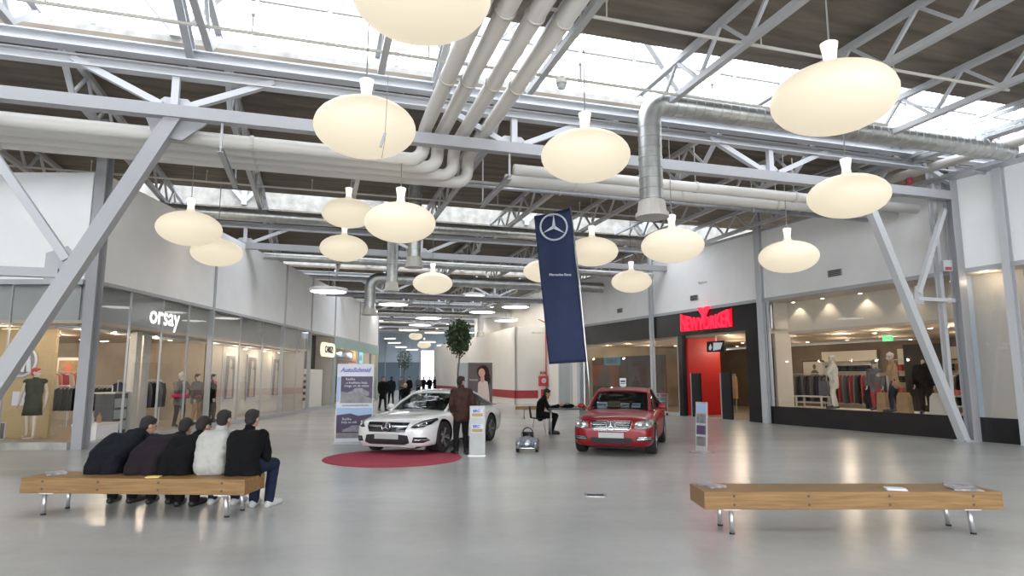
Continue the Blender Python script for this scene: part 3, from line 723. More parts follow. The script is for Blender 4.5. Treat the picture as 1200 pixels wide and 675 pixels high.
def sit_pose(seat=.45, T=.46, lf=.2, ls=0., hd=(0,0), arms='knee', legs=.0, spread=.14, tuck=0., k=1.):
    J = {}; z0 = seat+.12
    J['pelvis'] = Vector((0,0,z0)); H = math.sqrt(max(T*T-lf*lf-ls*ls, .03))
    J['waist'] = Vector((ls*.15, -lf*.15+.03, z0+H*.33)); J['chest'] = Vector((ls*.55,-lf*.5+.03,z0+H*.68)); J['neck'] = Vector((ls,-lf,z0+H))
    J['head'] = J['neck']+Vector((hd[0],-hd[1]-.02,.15-abs(hd[1])*.35))
    for s,n in((1,'l'),(-1,'r')):
        J['sh'+n] = J['neck']+Vector((s*.18,.01,-.07)); J['hip'+n] = Vector((s*.1,-.02,seat+.1))
        J['kn'+n] = Vector((s*spread+legs, -.46, seat+.07)); J['an'+n] = Vector((s*spread+legs*1.1,-.44+tuck,.09)); J['toe'+n] = J['an'+n]+Vector((s*.04+legs*.2,-.16,-.05))
        if arms == 'knee':
            J['el'+n] = J['kn'+n]*.55+J['hip'+n]*.45+Vector((s*.05,0,.16)); J['wr'+n] = Vector((s*.05+legs,-.48,seat+.2))
        elif arms == 'table':
            J['el'+n] = J['sh'+n]+Vector((s*.05,-.14,-.26)); J['wr'+n] = Vector((s*.12,-lf-.42,seat+.36))
        elif arms == 'lap':
            J['el'+n] = J['sh'+n]+Vector((s*.04,-.06,-.29)); J['wr'+n] = Vector((s*.08,-.28,seat+.2))
    return {a: b*k for a,b in J.items()}, k
def figure(t, J, k, top, bottom, shoes, skin='skin', hair='hair_dark', yaw=0., jlen=.18, vox=.011, hood=False, collar=True, hat=None, fat=1., skirt=None, bare_legs=False, headless=False, longhair=False, hands=True, sleeves=True, drop=0.):
    """one continuous body, then hair, face and garments as parts"""
    v = vox; hr = Matrix.Rotation(yaw,3,'Z') @ Matrix.Rotation(drop,3,'X')
    b = MB(); H = J['head']
    if not headless:
        b.ell(H+hr@Vector((0,.008,.022)), (.076*k,.096*k,.098*k), 16, 12, hr)
        b.ell(H+hr@Vector((0,-.028,-.055)), (.055*k,.066*k,.066*k), 14, 10, hr)
        b.cap(H+hr@Vector((0,-.088,.0)), H+hr@Vector((0,-.108,-.03)), .010*k, .015*k, 8)
        for s in(-1,1): b.ell(H+hr@Vector((s*.078*k,.01,-.01)), (.014,.024,.034), 8, 6, hr)
    b.cap(J['neck']-Vector((0,0,.05)), H-Vector((0,0,.05)), .056*k, .05*k)
    up = (J['neck']-J['waist']).normalized()
    for s in(-1,1):
        b.cap(J['waist']+Vector((s*.05,0,0)), J['chest']+Vector((s*.075,0,0)), .10*k, .11*k)
        b.cap(J['pelvis']+Vector((s*.06,0,0)), J['waist']+Vector((s*.05,0,0)), .115*k, .10*k)
    b.cap(J['shl'], J['shr'], .058*k, .058*k); b.cap(J['chest'], J['neck']-up*.04, .11*k, .065*k)
    for n in 'lr':
        s = 1 if n == 'l' else -1
        b.cap(J['sh'+n], J['el'+n], .050*k, .040*k); b.cap(J['el'+n], J['wr'+n], .041*k, .027*k)
        b.cap(J['hip'+n], J['kn'+n], .085*k, .056*k); b.cap(J['kn'+n], J['an'+n], .055*k, .037*k); b.cap(J['an'+n]+Vector((0,.03,-.03)), J['toe'+n]+Vector((0,0,.0)), .036*k, .030*k)
        if hands:
            w = J['wr'+n]; d = (w-J['el'+n]).normalized(); side = d.cross(Vector((s,0,0)))
            side = side.normalized() if side.length > .1 else Vector((0,-1,0)); nrm = d.cross(side).normalized()
            for q in(-.018,.018): b.cap(w, w+d*.085+side*q, .024, .02, 8)
            for f,(off,L) in enumerate(((-.033,.058),(-.012,.072),(.010,.068),(.031,.052))):
                a = w+d*.09+side*off; m = a+d*L*.55+nrm*.010*s; e = m+d*L*.35+nrm*.028*s
                b.cap(a, m, .0098, .009, 7); b.cap(m, e, .009, .008, 7)
            a = w+d*.03-side*.03; m = a-side*.025+d*.035; b.cap(a, m, .0125, .011, 7); b.cap(m, m+d*.03, .011, .0095, 7)
    remesh(b, min(v,.009) if hands else v, 'body', skin, t, 4)
    if not headless:
        for s in(-1,1): obj('eye', MB().ell(H+hr@Vector((s*.03*k,-.083*k,.008)), (.013,.010,.008), 8, 6, hr), 'eye', t, True)
        obj('mouth', MB().ell(H+hr@Vector((0,-.090*k,-.066)), (.024,.010,.007), 8, 6, hr), 'lip' if hair else skin, t, True)
        if hair:
            h = MB(); h.ell(H+hr@Vector((0,.022,.040)), (.086*k,.102*k,.092*k), 16, 12, hr); h.ell(H+hr@Vector((0,.055,-.01)), (.076*k,.062*k,.08*k), 14, 10, hr)
            h.ell(H+hr@Vector((0,-.045,.085)), (.060*k,.040*k,.030*k), 12, 8, hr)
            if longhair: h.ell(H+hr@Vector((0,.05,-.09)), (.085*k,.06*k,.13*k), 14, 10, hr)
            remesh(h, .009, 'hair', hair, t, 3, disp=.014)
        if hat:
            h = MB(); h.ell(H+hr@Vector((0,.01,.075)), (.09,.11,.07), 16, 10, hr); h.cap(H+hr@Vector((0,0,.14)), H+hr@Vector((0,0,.16)), .025, .02)
            remesh(h, .01, 'hat', hat, t, 3)
    if bottom:
        m = MB()
        for n in 'lr': m.cap(J['hip'+n], J['kn'+n], .102*k*fat, .075*k*fat); m.cap(J['kn'+n], J['an'+n]+Vector((0,0,.0)), .072*k*fat, .058*k*fat)
        for s in(-1,1): m.cap(J['pelvis']+Vector((s*.065,0,0)), J['waist']+Vector((s*.05,0,-.06)), .128*k, .115*k)
        remesh(m, v*1.2, 'trousers', bottom, t, 4, disp=.012)
    if top:
        m = MB()
        for s in(-1,1):
            m.cap(J['waist']+Vector((s*.06*fat,0,-.02)), J['chest']+Vector((s*.08*fat,0,0)), .125*k*fat, .132*k*fat)
            lo = J['pelvis']+Vector((0,0,.0))
            m.cap(J['waist']+Vector((s*.06*fat,0,0)), lo+Vector((s*.065*fat,.01,.1-jlen)), .125*k*fat, .135*k*fat)
        m.cap(J['chest'], J['neck']-up*.05, .13*k*fat, .085*k); m.cap(J['shl'], J['shr'], .075*k, .075*k)
        if sleeves:
            for n in 'lr': m.cap(J['sh'+n], J['el'+n], .072*k*fat, .060*k*fat); m.cap(J['el'+n], J['wr'+n], .060*k*fat, .045*k*fat)
        if collar: m.cap(J['neck']-up*.06, J['neck']+up*.03, .09*k, .07*k)
        if hood: m.ell(J['neck']+Vector((0,.085,.015)), (.13,.09,.085), 14, 10); m.cap(J['neck']+Vector((.08,.02,.0)), J['neck']+Vector((-.08,.02,.0)), .06, .06)
        remesh(m, v*1.2, 'jacket', top, t, 5, disp=.05 if top == 'shirt_white' else .04)
    if skirt:
        a = J['pelvis']; obj('skirt', MB().lathe([(.13,.2),(.14,.12),(.17,-.02),(.20,-.25),(.215,-.38),(.20,-.38),(.15,0)], (a.x,a.y,a.z), 18), skirt, t, True)
    if shoes:
        for n in 'lr':
            m = MB(); a, e = J['an'+n], J['toe'+n]; z = a.z-.052
            m.cap(Vector((a.x,a.y+.05,z)), Vector((e.x,e.y-.05,z-.003)), .047*k, .043*k); m.cap(Vector((a.x,a.y,a.z-.03)), Vector((a.x,a.y,a.z+.03)), .052*k, .054*k); m.cap(Vector((a.x,a.y,a.z-.01)), Vector((e.x,e.y,z+.01)), .045*k, .036*k)
            remesh(m, v, 'shoe', shoes, t, 3)
    return t
def person(label, J, k, loc, rz, **kw):
    t = thing('person', label, 'person', loc=loc, rz=rz); figure(t, J, k, **kw); return t

# four and one on the left bench, backs to the camera (their front is +y in the world)
BZ = .46
def seat_at(label, x, y, pose, rz=180, **kw):
    J,k = pose; return person(label, J, k, (x,y,0), R(rz), **kw)
# note: after the half turn local +x is the world's -x
seat_at('seated person in hooded dark navy jacket, leftmost on the bench, face turned right', -5.27, 8.52, sit_pose(BZ, .50, .26, -.27, (-.05,.10), spread=.13), top='jacket_navy', bottom='trouser_black', shoes='shoe_black', hood=True, yaw=R(-38), fat=1.22, drop=.25)
seat_at('seated person in a plum-grey padded jacket, second on the bench, bent over', -4.72, 8.47, sit_pose(BZ, .50, .28, -.28, (-.02,.09), spread=.13, tuck=.0), top='jacket_plum', bottom='trouser_black', shoes='shoe_black', yaw=R(0), fat=1.25, drop=.3)
seat_at('seated person in black squeezed between the plum jacket and the white shirt', -4.30, 8.42, sit_pose(BZ, .44, .26, -.14, (-.03,.07), spread=.1, tuck=.1), top='coat_black', bottom='trouser_black', shoes='shoe_black', yaw=R(-20), fat=1.1, drop=.35)
seat_at('seated person in a white shirt and dark jeans with short black hair, back turned', -3.85, 8.42, sit_pose(BZ, .44, .16, -.03, (-.02,.03), spread=.15, tuck=.0), top='shirt_white', bottom='denim', shoes='shoe_white', yaw=R(-12), fat=1.08, jlen=.12)
seat_at('seated person in long black coat and blue jeans at the right bench end', -3.42, 8.38, sit_pose(BZ, .44, .14, .0, (-.02,.02), spread=.10, legs=-.12, arms='lap', tuck=.12), top='coat_black', bottom='denim', shoes='shoe_white', yaw=R(-14), fat=1.12, jlen=.24)
# standing by the white car
J,k = stand_pose(1.70, .04, 'pocket', .02)
person('standing person in a brown jacket and black trousers beside the white car', J, k, (-1.12,14.45,0), R(200), top='jacket_brown', bottom='trouser_black', shoes='shoe_black', fat=1.0, jlen=.20, yaw=R(-60))
# at the table
J,k = sit_pose(.47, .50, .12, 0, (0,.06), arms='table', spread=.11, tuck=.12)
person('seated person in a black suit writing at the grey table behind the red car', J, k, (.86,19.55,0), R(88), top='coat_black', bottom='trouser_black', shoes='shoe_black', drop=.35)
# walkers in the arcade
FAR = [(448,481,'stand',.18,'down','coat_black','far person in a long black coat walking just right of the exhibition stand banner',30,'hair_dark'),
       (458,474,'stand',.2,'down','jacket_navy','far person in a dark jacket half hidden behind the black coated walker',200,'hair_dark'),
       (470,470,'stand',.0,'front','cloth_grey','far person in a dark coat standing above the white car bonnet',20,'hair_dark'),
       (479,468,'stand',.1,'down','coat_black','far person in black just right of the grey coated one',-30,'hair_dark'),
       (490,464,'stand',.1,'down','cloth_grey','distant person in a grey coat near the bright far door',10,'hair_dark'),
       (496,463,'stand',.15,'down','jacket_navy','distant person in navy, middle of the group before the bright door',170,'hair_dark'),
       (503,463,'stand',.1,'down','coat_black','distant person in black, right of the group before the bright door',-10,'hair_dark'),
       (509,462,'stand',.1,'down','jacket_plum','most distant person in dark plum by the end of the white block',60,'hair_dark')]
for px,py,_,st,ar,mt,lab,rz,hr in FAR:
    J,k = stand_pose(1.72, st, ar); p = atz(px,py,0)
    person(lab, J, k, p, R(rz), top=mt, bottom='trouser_black', shoes='shoe_black', vox=.02, hands=True, jlen=.35 if mt == 'coat_black' else .2, hair=hr)
J,k = sit_pose(.5, .5, .1, 0); p = atz(474,482,0)
person('far seated person with white hair and dark coat, just above the white car', J, k, p, R(20), top='coat_black', bottom='trouser_black', shoes='shoe_black', vox=.018, hair='hair_white')
o = tag(obj('stool', MB().lathe([(.17,0),(.17,.03),(.03,.05),(.03,.4),(.18,.42),(.18,.47),(0,.47)], (0,0,0), 16), 'dark_grey', loc=p), 'dark round stool under the white haired person far behind the white car', 'stool')
J,k = stand_pose(1.74, .05, 'down'); 
person('person in dark clothes standing inside the entrance of the shop with the red sign', J, k, W(10.2,1.1), R(-40), top='jacket_navy', bottom='denim', shoes='shoe_black', vox=.014)

# ---------------------------------------------------------------- benches
def bench(label, loc, rz, L, D, leglist):
    t = thing('bench', label, 'bench', loc=loc, rz=rz)
    tp = MB(); n = 4; w = D/n
    s = obj('seat', MB().bb((-L/2,-D/2,.27),(L/2,D/2,.455)), 'bench_wood', t); bevel(s, .008)
    bl = MB()
    for x in [(-.5+f)*L for f in (.10,.35,.62,.9)]:
        for z in (.32,.41):
            obj('bolt', MB().tube([(x,-D/2-.004,z),(x,-D/2+.01,z)], .014, 10), 'dark_grey', s)
    for x,y in leglist:
        l = obj('leg', MB().tube([(x,y,.27),(x+(.03 if x > 0 else -.0),y,.012)], .024, 12), 'steel_leg', t, True)
        obj('foot', MB().lathe([(.03,0),(.03,.014),(.02,.02)], (x+(.03 if x > 0 else 0),y,0), 12), 'rubber', l)
    for x in(-L/2+.31,L/2-.31): obj('leg_plate', MB().bb((x-.09,-D/2+.04,.255),(x+.09,D/2-.04,.27)), 'steel_leg', t)
    return t
bench('empty wooden bench with steel legs on the right, magazines on its top', (3.68,7.42,0), R(0), 3.22, .56, [(-1.30,-.2),(-1.30,.2),(1.28,-.2),(1.28,.2)])
bench('wooden bench with steel legs on the left, carrying the five seated people', (-4.62,8.33,0), R(-3.5), 2.84, .56, [(-1.15,-.2),(-1.15,.2),(1.15,-.2),(1.15,.2)])
def booklet(label, x, y, rz, mat, w=.21, h=.29, z=.456, name='magazine'):
    o = tag(obj(name, MB().box((0,0,.006),(w,h,.012)).box((.01,.01,.014),(w*.96,h*.95,.006), .06), mat, loc=(x,y,z), rz=rz), label, name); return o
booklet('dark patterned magazine lying on the left end of the empty bench', 2.26, 7.52, R(20), 'magazine')
booklet('pale leaflet with a red edge lying near the front of the empty bench', 4.22, 7.27, R(70), 'paper', .15,.2, name='leaflet')
booklet('magazine lying at the right end of the empty bench, front one', 4.98, 7.28, R(80), 'magazine')
booklet('magazine lying at the right end of the empty bench, rear one', 5.1, 7.55, R(60), 'magazine')
booklet('small yellow packet lying on the bench edge behind the seated people', -4.42, 8.13, R(5), 'yellow_item', .16,.09, name='packet')
booklet('folded magazine lying on the empty left end of the occupied bench', -5.85, 8.45, R(40), 'magazine')
t = thing('floor_hatch', 'small dark metal floor socket plate set in the pale floor', 'floor plate', loc=(1.2,9.52,0), rz=R(-8))
obj('frame', MB().bb((-.15,-.12,0),(.15,-.09,.006)).bb((-.15,.09,0),(.15,.12,.006)).bb((-.15,-.12,0),(-.12,.12,.006)).bb((.12,-.12,0),(.15,.12,.006)), 'steel_leg', t)
obj('lid', MB().bb((-.12,-.09,0),(-.003,.09,.004)).bb((.003,-.09,0),(.12,.09,.004)), 'dark_grey', t)

# ---------------------------------------------------------------- cars
def wheel(t, x, y, r, w, nm='wheel'):
    s = 1 if x > 0 else -1
    T = MB(); prof = [(r*.66,-w/2),(r*.93,-w/2),(r,-w/2+.03),(r,w/2-.03),(r*.93,w/2),(r*.66,w/2)]
    T.lathe(prof, (0,0,0), 32, cap=False)
    M = Matrix.Translation((x,y,r))@Matrix.Rotation(PI/2,4,'Y')
    tw = obj('wheel', T.xf(M), 'rubber', t, False); auto(tw)
    rm = MB(); rm.lathe([(r*.68,-w/2+.01),(r*.70,w/2-.005),(r*.66,w/2-.01),(r*.64,-w/2+.02)], (0,0,0), 32, cap=False)
    rm.lathe([(0,s*w*.34),(.055,s*w*.34),(.06,s*w*.25),(0,s*w*.25)], (0,0,0), 16)
    for q in range(5):
        a = q*2*PI/5+.3
        for da in(-.16,.16): rm.bar((.03*math.cos(a),.03*math.sin(a),s*w*.30),(r*.67*math.cos(a+da),r*.67*math.sin(a+da),s*w*.36), .035,.03, up=(0,0,1))
    obj('rim', rm.xf(M), 'alloy', tw)
    obj('brake_disc', MB().lathe([(0,-.01),(r*.5,-.01),(r*.5,.01),(0,.01)], (0,0,s*w*.1), 24).xf(M), 'dark_grey', tw)
def star(c, r, tk=.012, ring=True, rot=0, n=28):
    m = MB()
    if ring:
        m.tube([(c[0]+r*math.cos(q*2*PI/n), c[1], c[2]+r*math.sin(q*2*PI/n)) for q in range(n+1)], r*.075, 6, cap=False)
    for q in range(3):
        a = PI/2+q*2*PI/3+rot; d = (math.cos(a), math.sin(a)); p = (-d[1], d[0])
        m.prism([(c[0]+d[0]*r*.98, c[2]+d[1]*r*.98), (c[0]+p[0]*r*.13, c[2]+p[1]*r*.13), (c[0]-p[0]*r*.13, c[2]-p[1]*r*.13)], c[1]-tk, c[1]+tk)
    return m
def car(t, ST, wheels, rw, paint, ROOF, cfg):
    """ST: (y, half width, bottom, shoulder z, shoulder half width, centre z)"""
    rings = []
    for y,hw,zb,zs,hs,zt in ST:
        zm = zb+(zs-zb)*.55
        half = [(0,zb),(hw*.55,zb),(hw*.90,zb+.01),(hw*.985,zb+.09),(hw,zm),(hw*.985,zb+(zs-zb)*.82),(hs+.02,zs-.012),(hs*.90,zs+(zt-zs)*.35+.004),(hs*.55,zs+(zt-zs)*.86),(0,zt)]
        rings.append([Vector((x,y,z)) for x,z in half]+[Vector((-x,y,z)) for x,z in half[-2:0:-1]])
    n = len(rings[0]); m = MB(); V = [p for r in rings for p in r]; F = []
    for i in range(len(rings)-1):
        for k_ in range(n): F.append((i*n+k_,i*n+(k_+1)%n,(i+1)*n+(k_+1)%n,(i+1)*n+k_))
    F += [tuple(range(n)), tuple((len(rings)-1)*n+q for q in range(n-1,-1,-1))]
    m.add(V,F); raw = obj('raw', m, [paint,'black_matte'])
    sub = raw.modifiers.new('s','SUBSURF'); sub.levels = 2; sub.render_levels = 2
    dg = bpy.context.evaluated_depsgraph_get(); dg.update()
    bvh = BVHTree.FromObject(raw, dg)
    cm = MB()
    for wy in wheels: cm.tube([(-1.3,wy,rw),(1.3,wy,rw)], rw+.055, 40, mat=1)
    # keep the middle of the car solid: only pockets are cut
    pk = MB()
    for wy in wheels:
        for s in(-1,1): pk.tube([(s*.56,wy,rw+.01),(s*1.3,wy,rw+.01)], rw+.05, 40, mat=1)
    cut = obj('cut', pk, [paint,'black_matte'])
    bo = raw.modifiers.new('b','BOOLEAN'); bo.operation = 'DIFFERENCE'; bo.object = cut; bo.solver = 'EXACT'
    me = baked(raw); bpy.data.objects.remove(raw); bpy.data.objects.remove(cut)
    body = obj('body', me, paint, t); auto(body, 40)
    def conform(poly, mat, nm, lift=.006, axis='f', parent=None, cuts=3, thick=True):
        bm = bmesh.new(); vs = [bm.verts.new((x,0,z)) for x,z in poly]; bm.faces.new(vs)
        bmesh.ops.triangulate(bm, faces=bm.faces)
        bmesh.ops.subdivide_edges(bm, edges=bm.edges, cuts=cuts, use_grid_fill=True); 
        bmesh.ops.triangulate(bm, faces=bm.faces)
        for v in bm.verts:
            x,z = v.co.x, v.co.z
            if axis == 'f': o_, d = Vector((x,-6,z)), Vector((0,1,0))
            elif axis == 'l': o_, d = Vector((3,x,z)), Vector((-1,0,0))
            else: o_, d = Vector((-3,x,z)), Vector((1,0,0))
            h,nn,_,_ = bvh.ray_cast(o_, d)
            if h is None:
                h,nn,_,_ = bvh.find_nearest(o_+d*(6-2.0 if axis == 'f' else 2.1))
            if nn.dot(d) > 0: nn = -nn
            v.co = h+nn*lift
        bm.normal_update(); me_ = bpy.data.meshes.new(nm); bm.to_mesh(me_); bm.free(); me_.materials.append(MATS[mat])
        o_ = obj(nm, me_, mat, parent or t, True)
        if thick:
            so = o_.modifiers.new('t','SOLIDIFY'); so.thickness = .012; so.offset = -1
        return o_
    # cabin shell
    ys, zt, wr = zip(*ROOF['line'])
    def lerp(tab, y):
        if y <= ys[0]: return tab[0]
        for i in range(len(ys)-1):
            if y <= ys[i+1]:
                a = (y-ys[i])/(ys[i+1]-ys[i]); 
                p0 = tab[max(i-1,0)]; p1 = tab[i]; p2 = tab[i+1]; p3 = tab[min(i+2,len(tab)-1)]
                return p1+(p2-p1)*(a*a*(3-2*a))*.35+(p2-p1)*a*.65
        return tab[-1]
    hdr, rhd = ROOF['header'], ROOF['rear']; y0, y1 = ys[0], ys[-1]
    def topgrid(ya, yb, n=10, inset=0.):
        P = []
        for i in range(n+1):
            y = ya+(yb-ya)*i/n; w = lerp(wr,y)-inset; z = lerp(zt,y); row = []
            for j in range(-6,7):
                s = j/6; bow = -.10*(1-s*s) if y <= hdr+.01 else (.10*(1-s*s) if y >= rhd-.01 else 0)
                f = 1
                if y <= hdr: f = (hdr-y)/(hdr-y0)
                elif y >= rhd: f = (y-rhd)/(y1-rhd)
                row.append((w*s, y+bow*f, z-.045*s*s*abs(s)))
            P.append(row)
        return P
    gl = obj('windshield', MB().grid(topgrid(y0,hdr,8,.03)), 'car_glass', t, True)
    gr = obj('rear_window', MB().grid(topgrid(rhd,y1,8,.03)), 'car_glass', t, True)
    rf = obj('roof', MB().grid(topgrid(hdr,rhd,12)), paint, t, True)
    so = rf.modifiers.new('t','SOLIDIFY'); so.thickness = .03; so.offset = -1
    for s in(-1,1):
        P = []
        ya, yb = y0+.12, y1-.1
        for i in range(25):
            y = ya+(yb-ya)*i/24; x1 = lerp(wr,y); z1 = lerp(zt,y)-.045; x0 = ROOF['beltw']; z0 = ROOF['belt'](y)
            P.append([(s*(x0+(x1-x0)*j/4+ .02*math.sin(j/4*PI)), y, z0+(max(z1,z0)-z0)*j/4) for j in range(5)])
        obj('side_window', MB().grid(P), 'car_glass', t, True)
        rail = [(s*(lerp(wr,y)), y, lerp(zt,y)-.048) for y in [y0+(y1-y0)*i/36 for i in range(37)]]
        obj('pillar_rail', MB().tube(rail, .034, 8), paint, t, True)
        yb_ = cfg['bpillar']; obj('door_pillar', MB().bar((s*(ROOF['beltw']+.012),yb_,ROOF['belt'](yb_)-.02),(s*(lerp(wr,yb_+.05)+.01),yb_+.05,lerp(zt,yb_)-.06), .03,.09), 'black_gloss', t)
        obj('window_trim', MB().tube([(s*(ROOF['beltw']+.018),y,ROOF['belt'](y)) for y in [y0+.15+(y1-y0-.25)*i/12 for i in range(13)]], .010, 6), cfg.get('trim','chrome'), t, True)
        mz = ROOF['belt'](y0+.35); mx = ROOF['beltw']
        mir = MB().ell((s*(mx+.16),y0+.42,mz+.07), (.095,.05,.06), 14, 10).bar((s*(mx-.02),y0+.42,mz+.0),(s*(mx+.12),y0+.42,mz+.03), .05,.03)
        mo = obj('mirror', mir, paint, t, True); obj('mirror_glass', MB().ell((s*(mx+.16),y0+.475,mz+.07), (.078,.01,.046), 12, 8), 'chrome', mo, True)
        for hy in cfg['handles']:
            P_ = bvh.ray_cast(Vector((s*3,hy,cfg['handle_z'])), Vector((-s,0,0)))[0]
            obj('door_handle', MB().tube([(P_.x+s*.005,hy-.1,P_.z),(P_.x+s*.03,hy-.07,P_.z),(P_.x+s*.03,hy+.07,P_.z),(P_.x+s*.005,hy+.1,P_.z)], .012, 6), cfg.get('handle',paint), t, True)
        ax = 'l' if s > 0 else 'r'
        for dy in cfg['doors']:
            conform([(dy-.005,.30),(dy+.005,.30),(dy+.005,.90),(dy-.005,.90)], 'black_matte', 'door_gap', .003, ax, cuts=4, thick=False)
        conform([(wheels[0]+rw+.12,.20),(wheels[1]-rw-.12,.20),(wheels[1]-rw-.12,.24),(wheels[0]+rw+.12,.24)], 'black_matte', 'sill', .008, ax, cuts=4)
    # cabin inside
    it = MB(); bz = ROOF['belt'](0)
    it.bb((-.62,y0+.25,bz-.12),(.62,y0+.55,bz+.035))
    for sx in(-.36,.36):
        it.box((sx,hdr+.75,bz+.02),(.44,.12,.34), rx=-.2); it.box((sx,hdr+.80,bz+.24),(.24,.10,.15), rx=-.2)
        it.box((sx,hdr+1.55,bz+.02),(.48,.12,.2), rx=-.2); it.box((sx,hdr+1.6,bz+.14),(.22,.08,.1), rx=-.2)
    a = Vector((cfg.get('wheel_x',.36),y0+.68,bz+.02)); it.tube([a+Vector((.17*math.cos(q*PI/8), .05*math.sin(q*PI/8), .17*math.sin(q*PI/8))) for q in range(17)], .014, 6)
    obj('interior', it, 'car_interior', t)
    lid = MB(); lid.grid([[(x,y,ROOF['belt'](y)+.012-.0*abs(x)) for x in (-.66,-.3,0,.3,.66)] for y in [y0+.3+(y1-y0-.8)*i/8 for i in range(9)]])
    obj('cabin_floor', lid, 'car_interior', t)
    obj('rear_view_mirror', MB().ell((0,hdr-.1,ROOF['line'][2][1]-.13), (.11,.02,.035), 12, 8), 'black_matte', t, True)
    for s in(-1,1): obj('wiper', MB().tube([(s*.05-.2,y0-.02,zt[0]+.01),(s*.3-.05,y0+.12,zt[0]+.09)], .008, 5), 'black_matte', t)
    for wy in wheels:
        for s in(-1,1): wheel(t, s*(cfg['track']), wy, rw, .225)
    obj('underbody', MB().bb((-.55,ST[0][0]+.35,.14),(.55,ST[-1][0]-.3,.34)), 'black_matte', t)
    return body, conform, bvh

# red saloon
t = thing('car', 'red saloon car facing the camera with price sheets behind the windscreen', 'car', loc=(2.80,16.22,0), rz=R(-17))
STR = [(-2.33,.50,.34,.56,.46,.60),(-2.31,.64,.24,.62,.58,.66),(-2.24,.78,.20,.69,.68,.735),(-2.08,.855,.185,.745,.75,.80),(-1.85,.88,.18,.785,.775,.855),(-1.45,.885,.18,.835,.79,.91),(-1.0,.885,.18,.885,.79,.965),(-.55,.885,.18,.915,.79,.95),
       (.2,.885,.18,.93,.79,.95),(1.0,.885,.18,.945,.785,.97),(1.55,.88,.18,.965,.76,1.03),(1.95,.86,.2,.965,.73,1.04),(2.15,.82,.24,.93,.69,1.0),(2.24,.74,.32,.84,.6,.9),(2.27,.6,.42,.7,.5,.75)]
ROOFR = dict(line=[(-1.05,.955,.70),(-.65,1.16,.67),(-.28,1.345,.62),(.05,1.415,.60),(.45,1.435,.595),(.9,1.40,.59),(1.18,1.335,.60),(1.5,1.18,.64),(1.85,1.02,.68)], header=-.28, rear=1.18, beltw=.80, belt=lambda y: .915+.02*(y+1))
body, cf, bvh = car(t, STR, (-1.5,1.26), .325, 'car_red', ROOFR, dict(bpillar=.32, handles=(.12,1.02), handle_z=.80, doors=(-.85,.33,1.3), track=.775, wheel_x=.36))
gr = cf([(-.43,.725),(.43,.725),(.40,.60),(.33,.555),(-.33,.555),(-.40,.60)], 'black_gloss', 'grille', .008)
for z,h in ((.695,.013),(.655,.014),(.615,.014),(.578,.010)):
    w_ = .41-(.725-z)*.3; cf([(-w_,z-h/2),(w_,z-h/2),(w_,z+h/2),(-w_,z+h/2)], 'chrome', 'grille_bar', .022, parent=gr)
rim = [(-.445,.74),(.445,.74),(.415,.595),(.34,.54),(-.34,.54),(-.415,.595)]
pts = []
for i in range(6):
    a, b = rim[i], rim[(i+1)%6]
    for q in range(5):
        x, z = a[0]+(b[0]-a[0])*q/5, a[1]+(b[1]-a[1])*q/5; h = bvh.ray_cast(Vector((x,-6,z)), Vector((0,1,0)))[0]
        if h: pts.append(h+Vector((0,-.012,0)))
obj('grille_frame', MB().tube(pts+[pts[0]], .008, 6), 'chrome', gr, True)
yy = bvh.ray_cast(Vector((0,-6,.645)), Vector((0,1,0)))[0].y
em = obj('star_emblem', star((0,yy-.05,.645), .095, .012), 'alloy', t); obj('emblem_disc', MB().tube([(0,yy-.032,.645),(0,yy+.0,.645)], .115, 28), 'black_gloss', em)
for s in(-1,1):
    hl = cf([(s*.49,.60),(s*.52,.715),(s*.70,.745),(s*.845,.755),(s*.86,.68),(s*.80,.60),(s*.62,.585)], 'lamp_lens', 'headlight', .008, cuts=4)
    for cx,r_ in((.60,.05),(.74,.045)):
        h = bvh.ray_cast(Vector((s*cx,-6,.665)), Vector((0,1,0)))[0]
        obj('projector', MB().ell((h.x,h.y-.012,h.z), (r_,.02,r_), 14, 8), 'chrome', hl, True)
    fo = cf([(s*.50,.34),(s*.54,.42),(s*.80,.43),(s*.855,.38),(s*.80,.33)], 'black_matte', 'fog_intake', .006)
    cf([(s*.53,.362),(s*.55,.385),(s*.80,.40),(s*.81,.375)], 'chrome', 'chrome_blade', .02, parent=fo)
    cf([(s*.56,.405),(s*.57,.418),(s*.80,.425),(s*.81,.412)], 'chrome', 'chrome_blade', .018, parent=fo)
cf([(-.46,.33),(-.43,.40),(.43,.40),(.46,.33),(.38,.28),(-.38,.28)], 'black_matte', 'lower_intake', .006)
pl = cf([(-.27,.395),(.27,.395),(.27,.505),(-.27,.505)], 'plate', 'number_plate', .025, cuts=2)
for x,y,w_,h_,rz_ in((-.42,-.80,.24,.16,.25),(.12,-.83,.2,.11,0),(.38,-.80,.2,.11,-.1)):
    pp = obj('price_sheet', MB().box((x,y,1.02),(w_,.006,h_), rz=rz_, rx=-.5), 'paper', t)
    obj('printed_line', MB().box((x,y-.008,1.03),(w_*.8,.003,h_*.2), rz=rz_, rx=-.5), 'blue_print', pp)
rs = thing('roof_sign', 'small white price sign standing on the roof of the red car', 'sign', loc=(2.80+.05,16.22+.4,1.40), rz=R(-17))
obj('card', MB().box((0,0,.13),(.16,.02,.2)), 'banner_white', rs); obj('holder', MB().box((0,0,.02),(.1,.06,.04)), 'grey_steel', rs); obj('printed_line', MB().box((0,-.013,.15),(.12,.003,.05)).box((0,-.013,.09),(.12,.003,.02)), 'dark_grey', rs)
bpy.data.objects['roof_sign'].location.z = 1.425

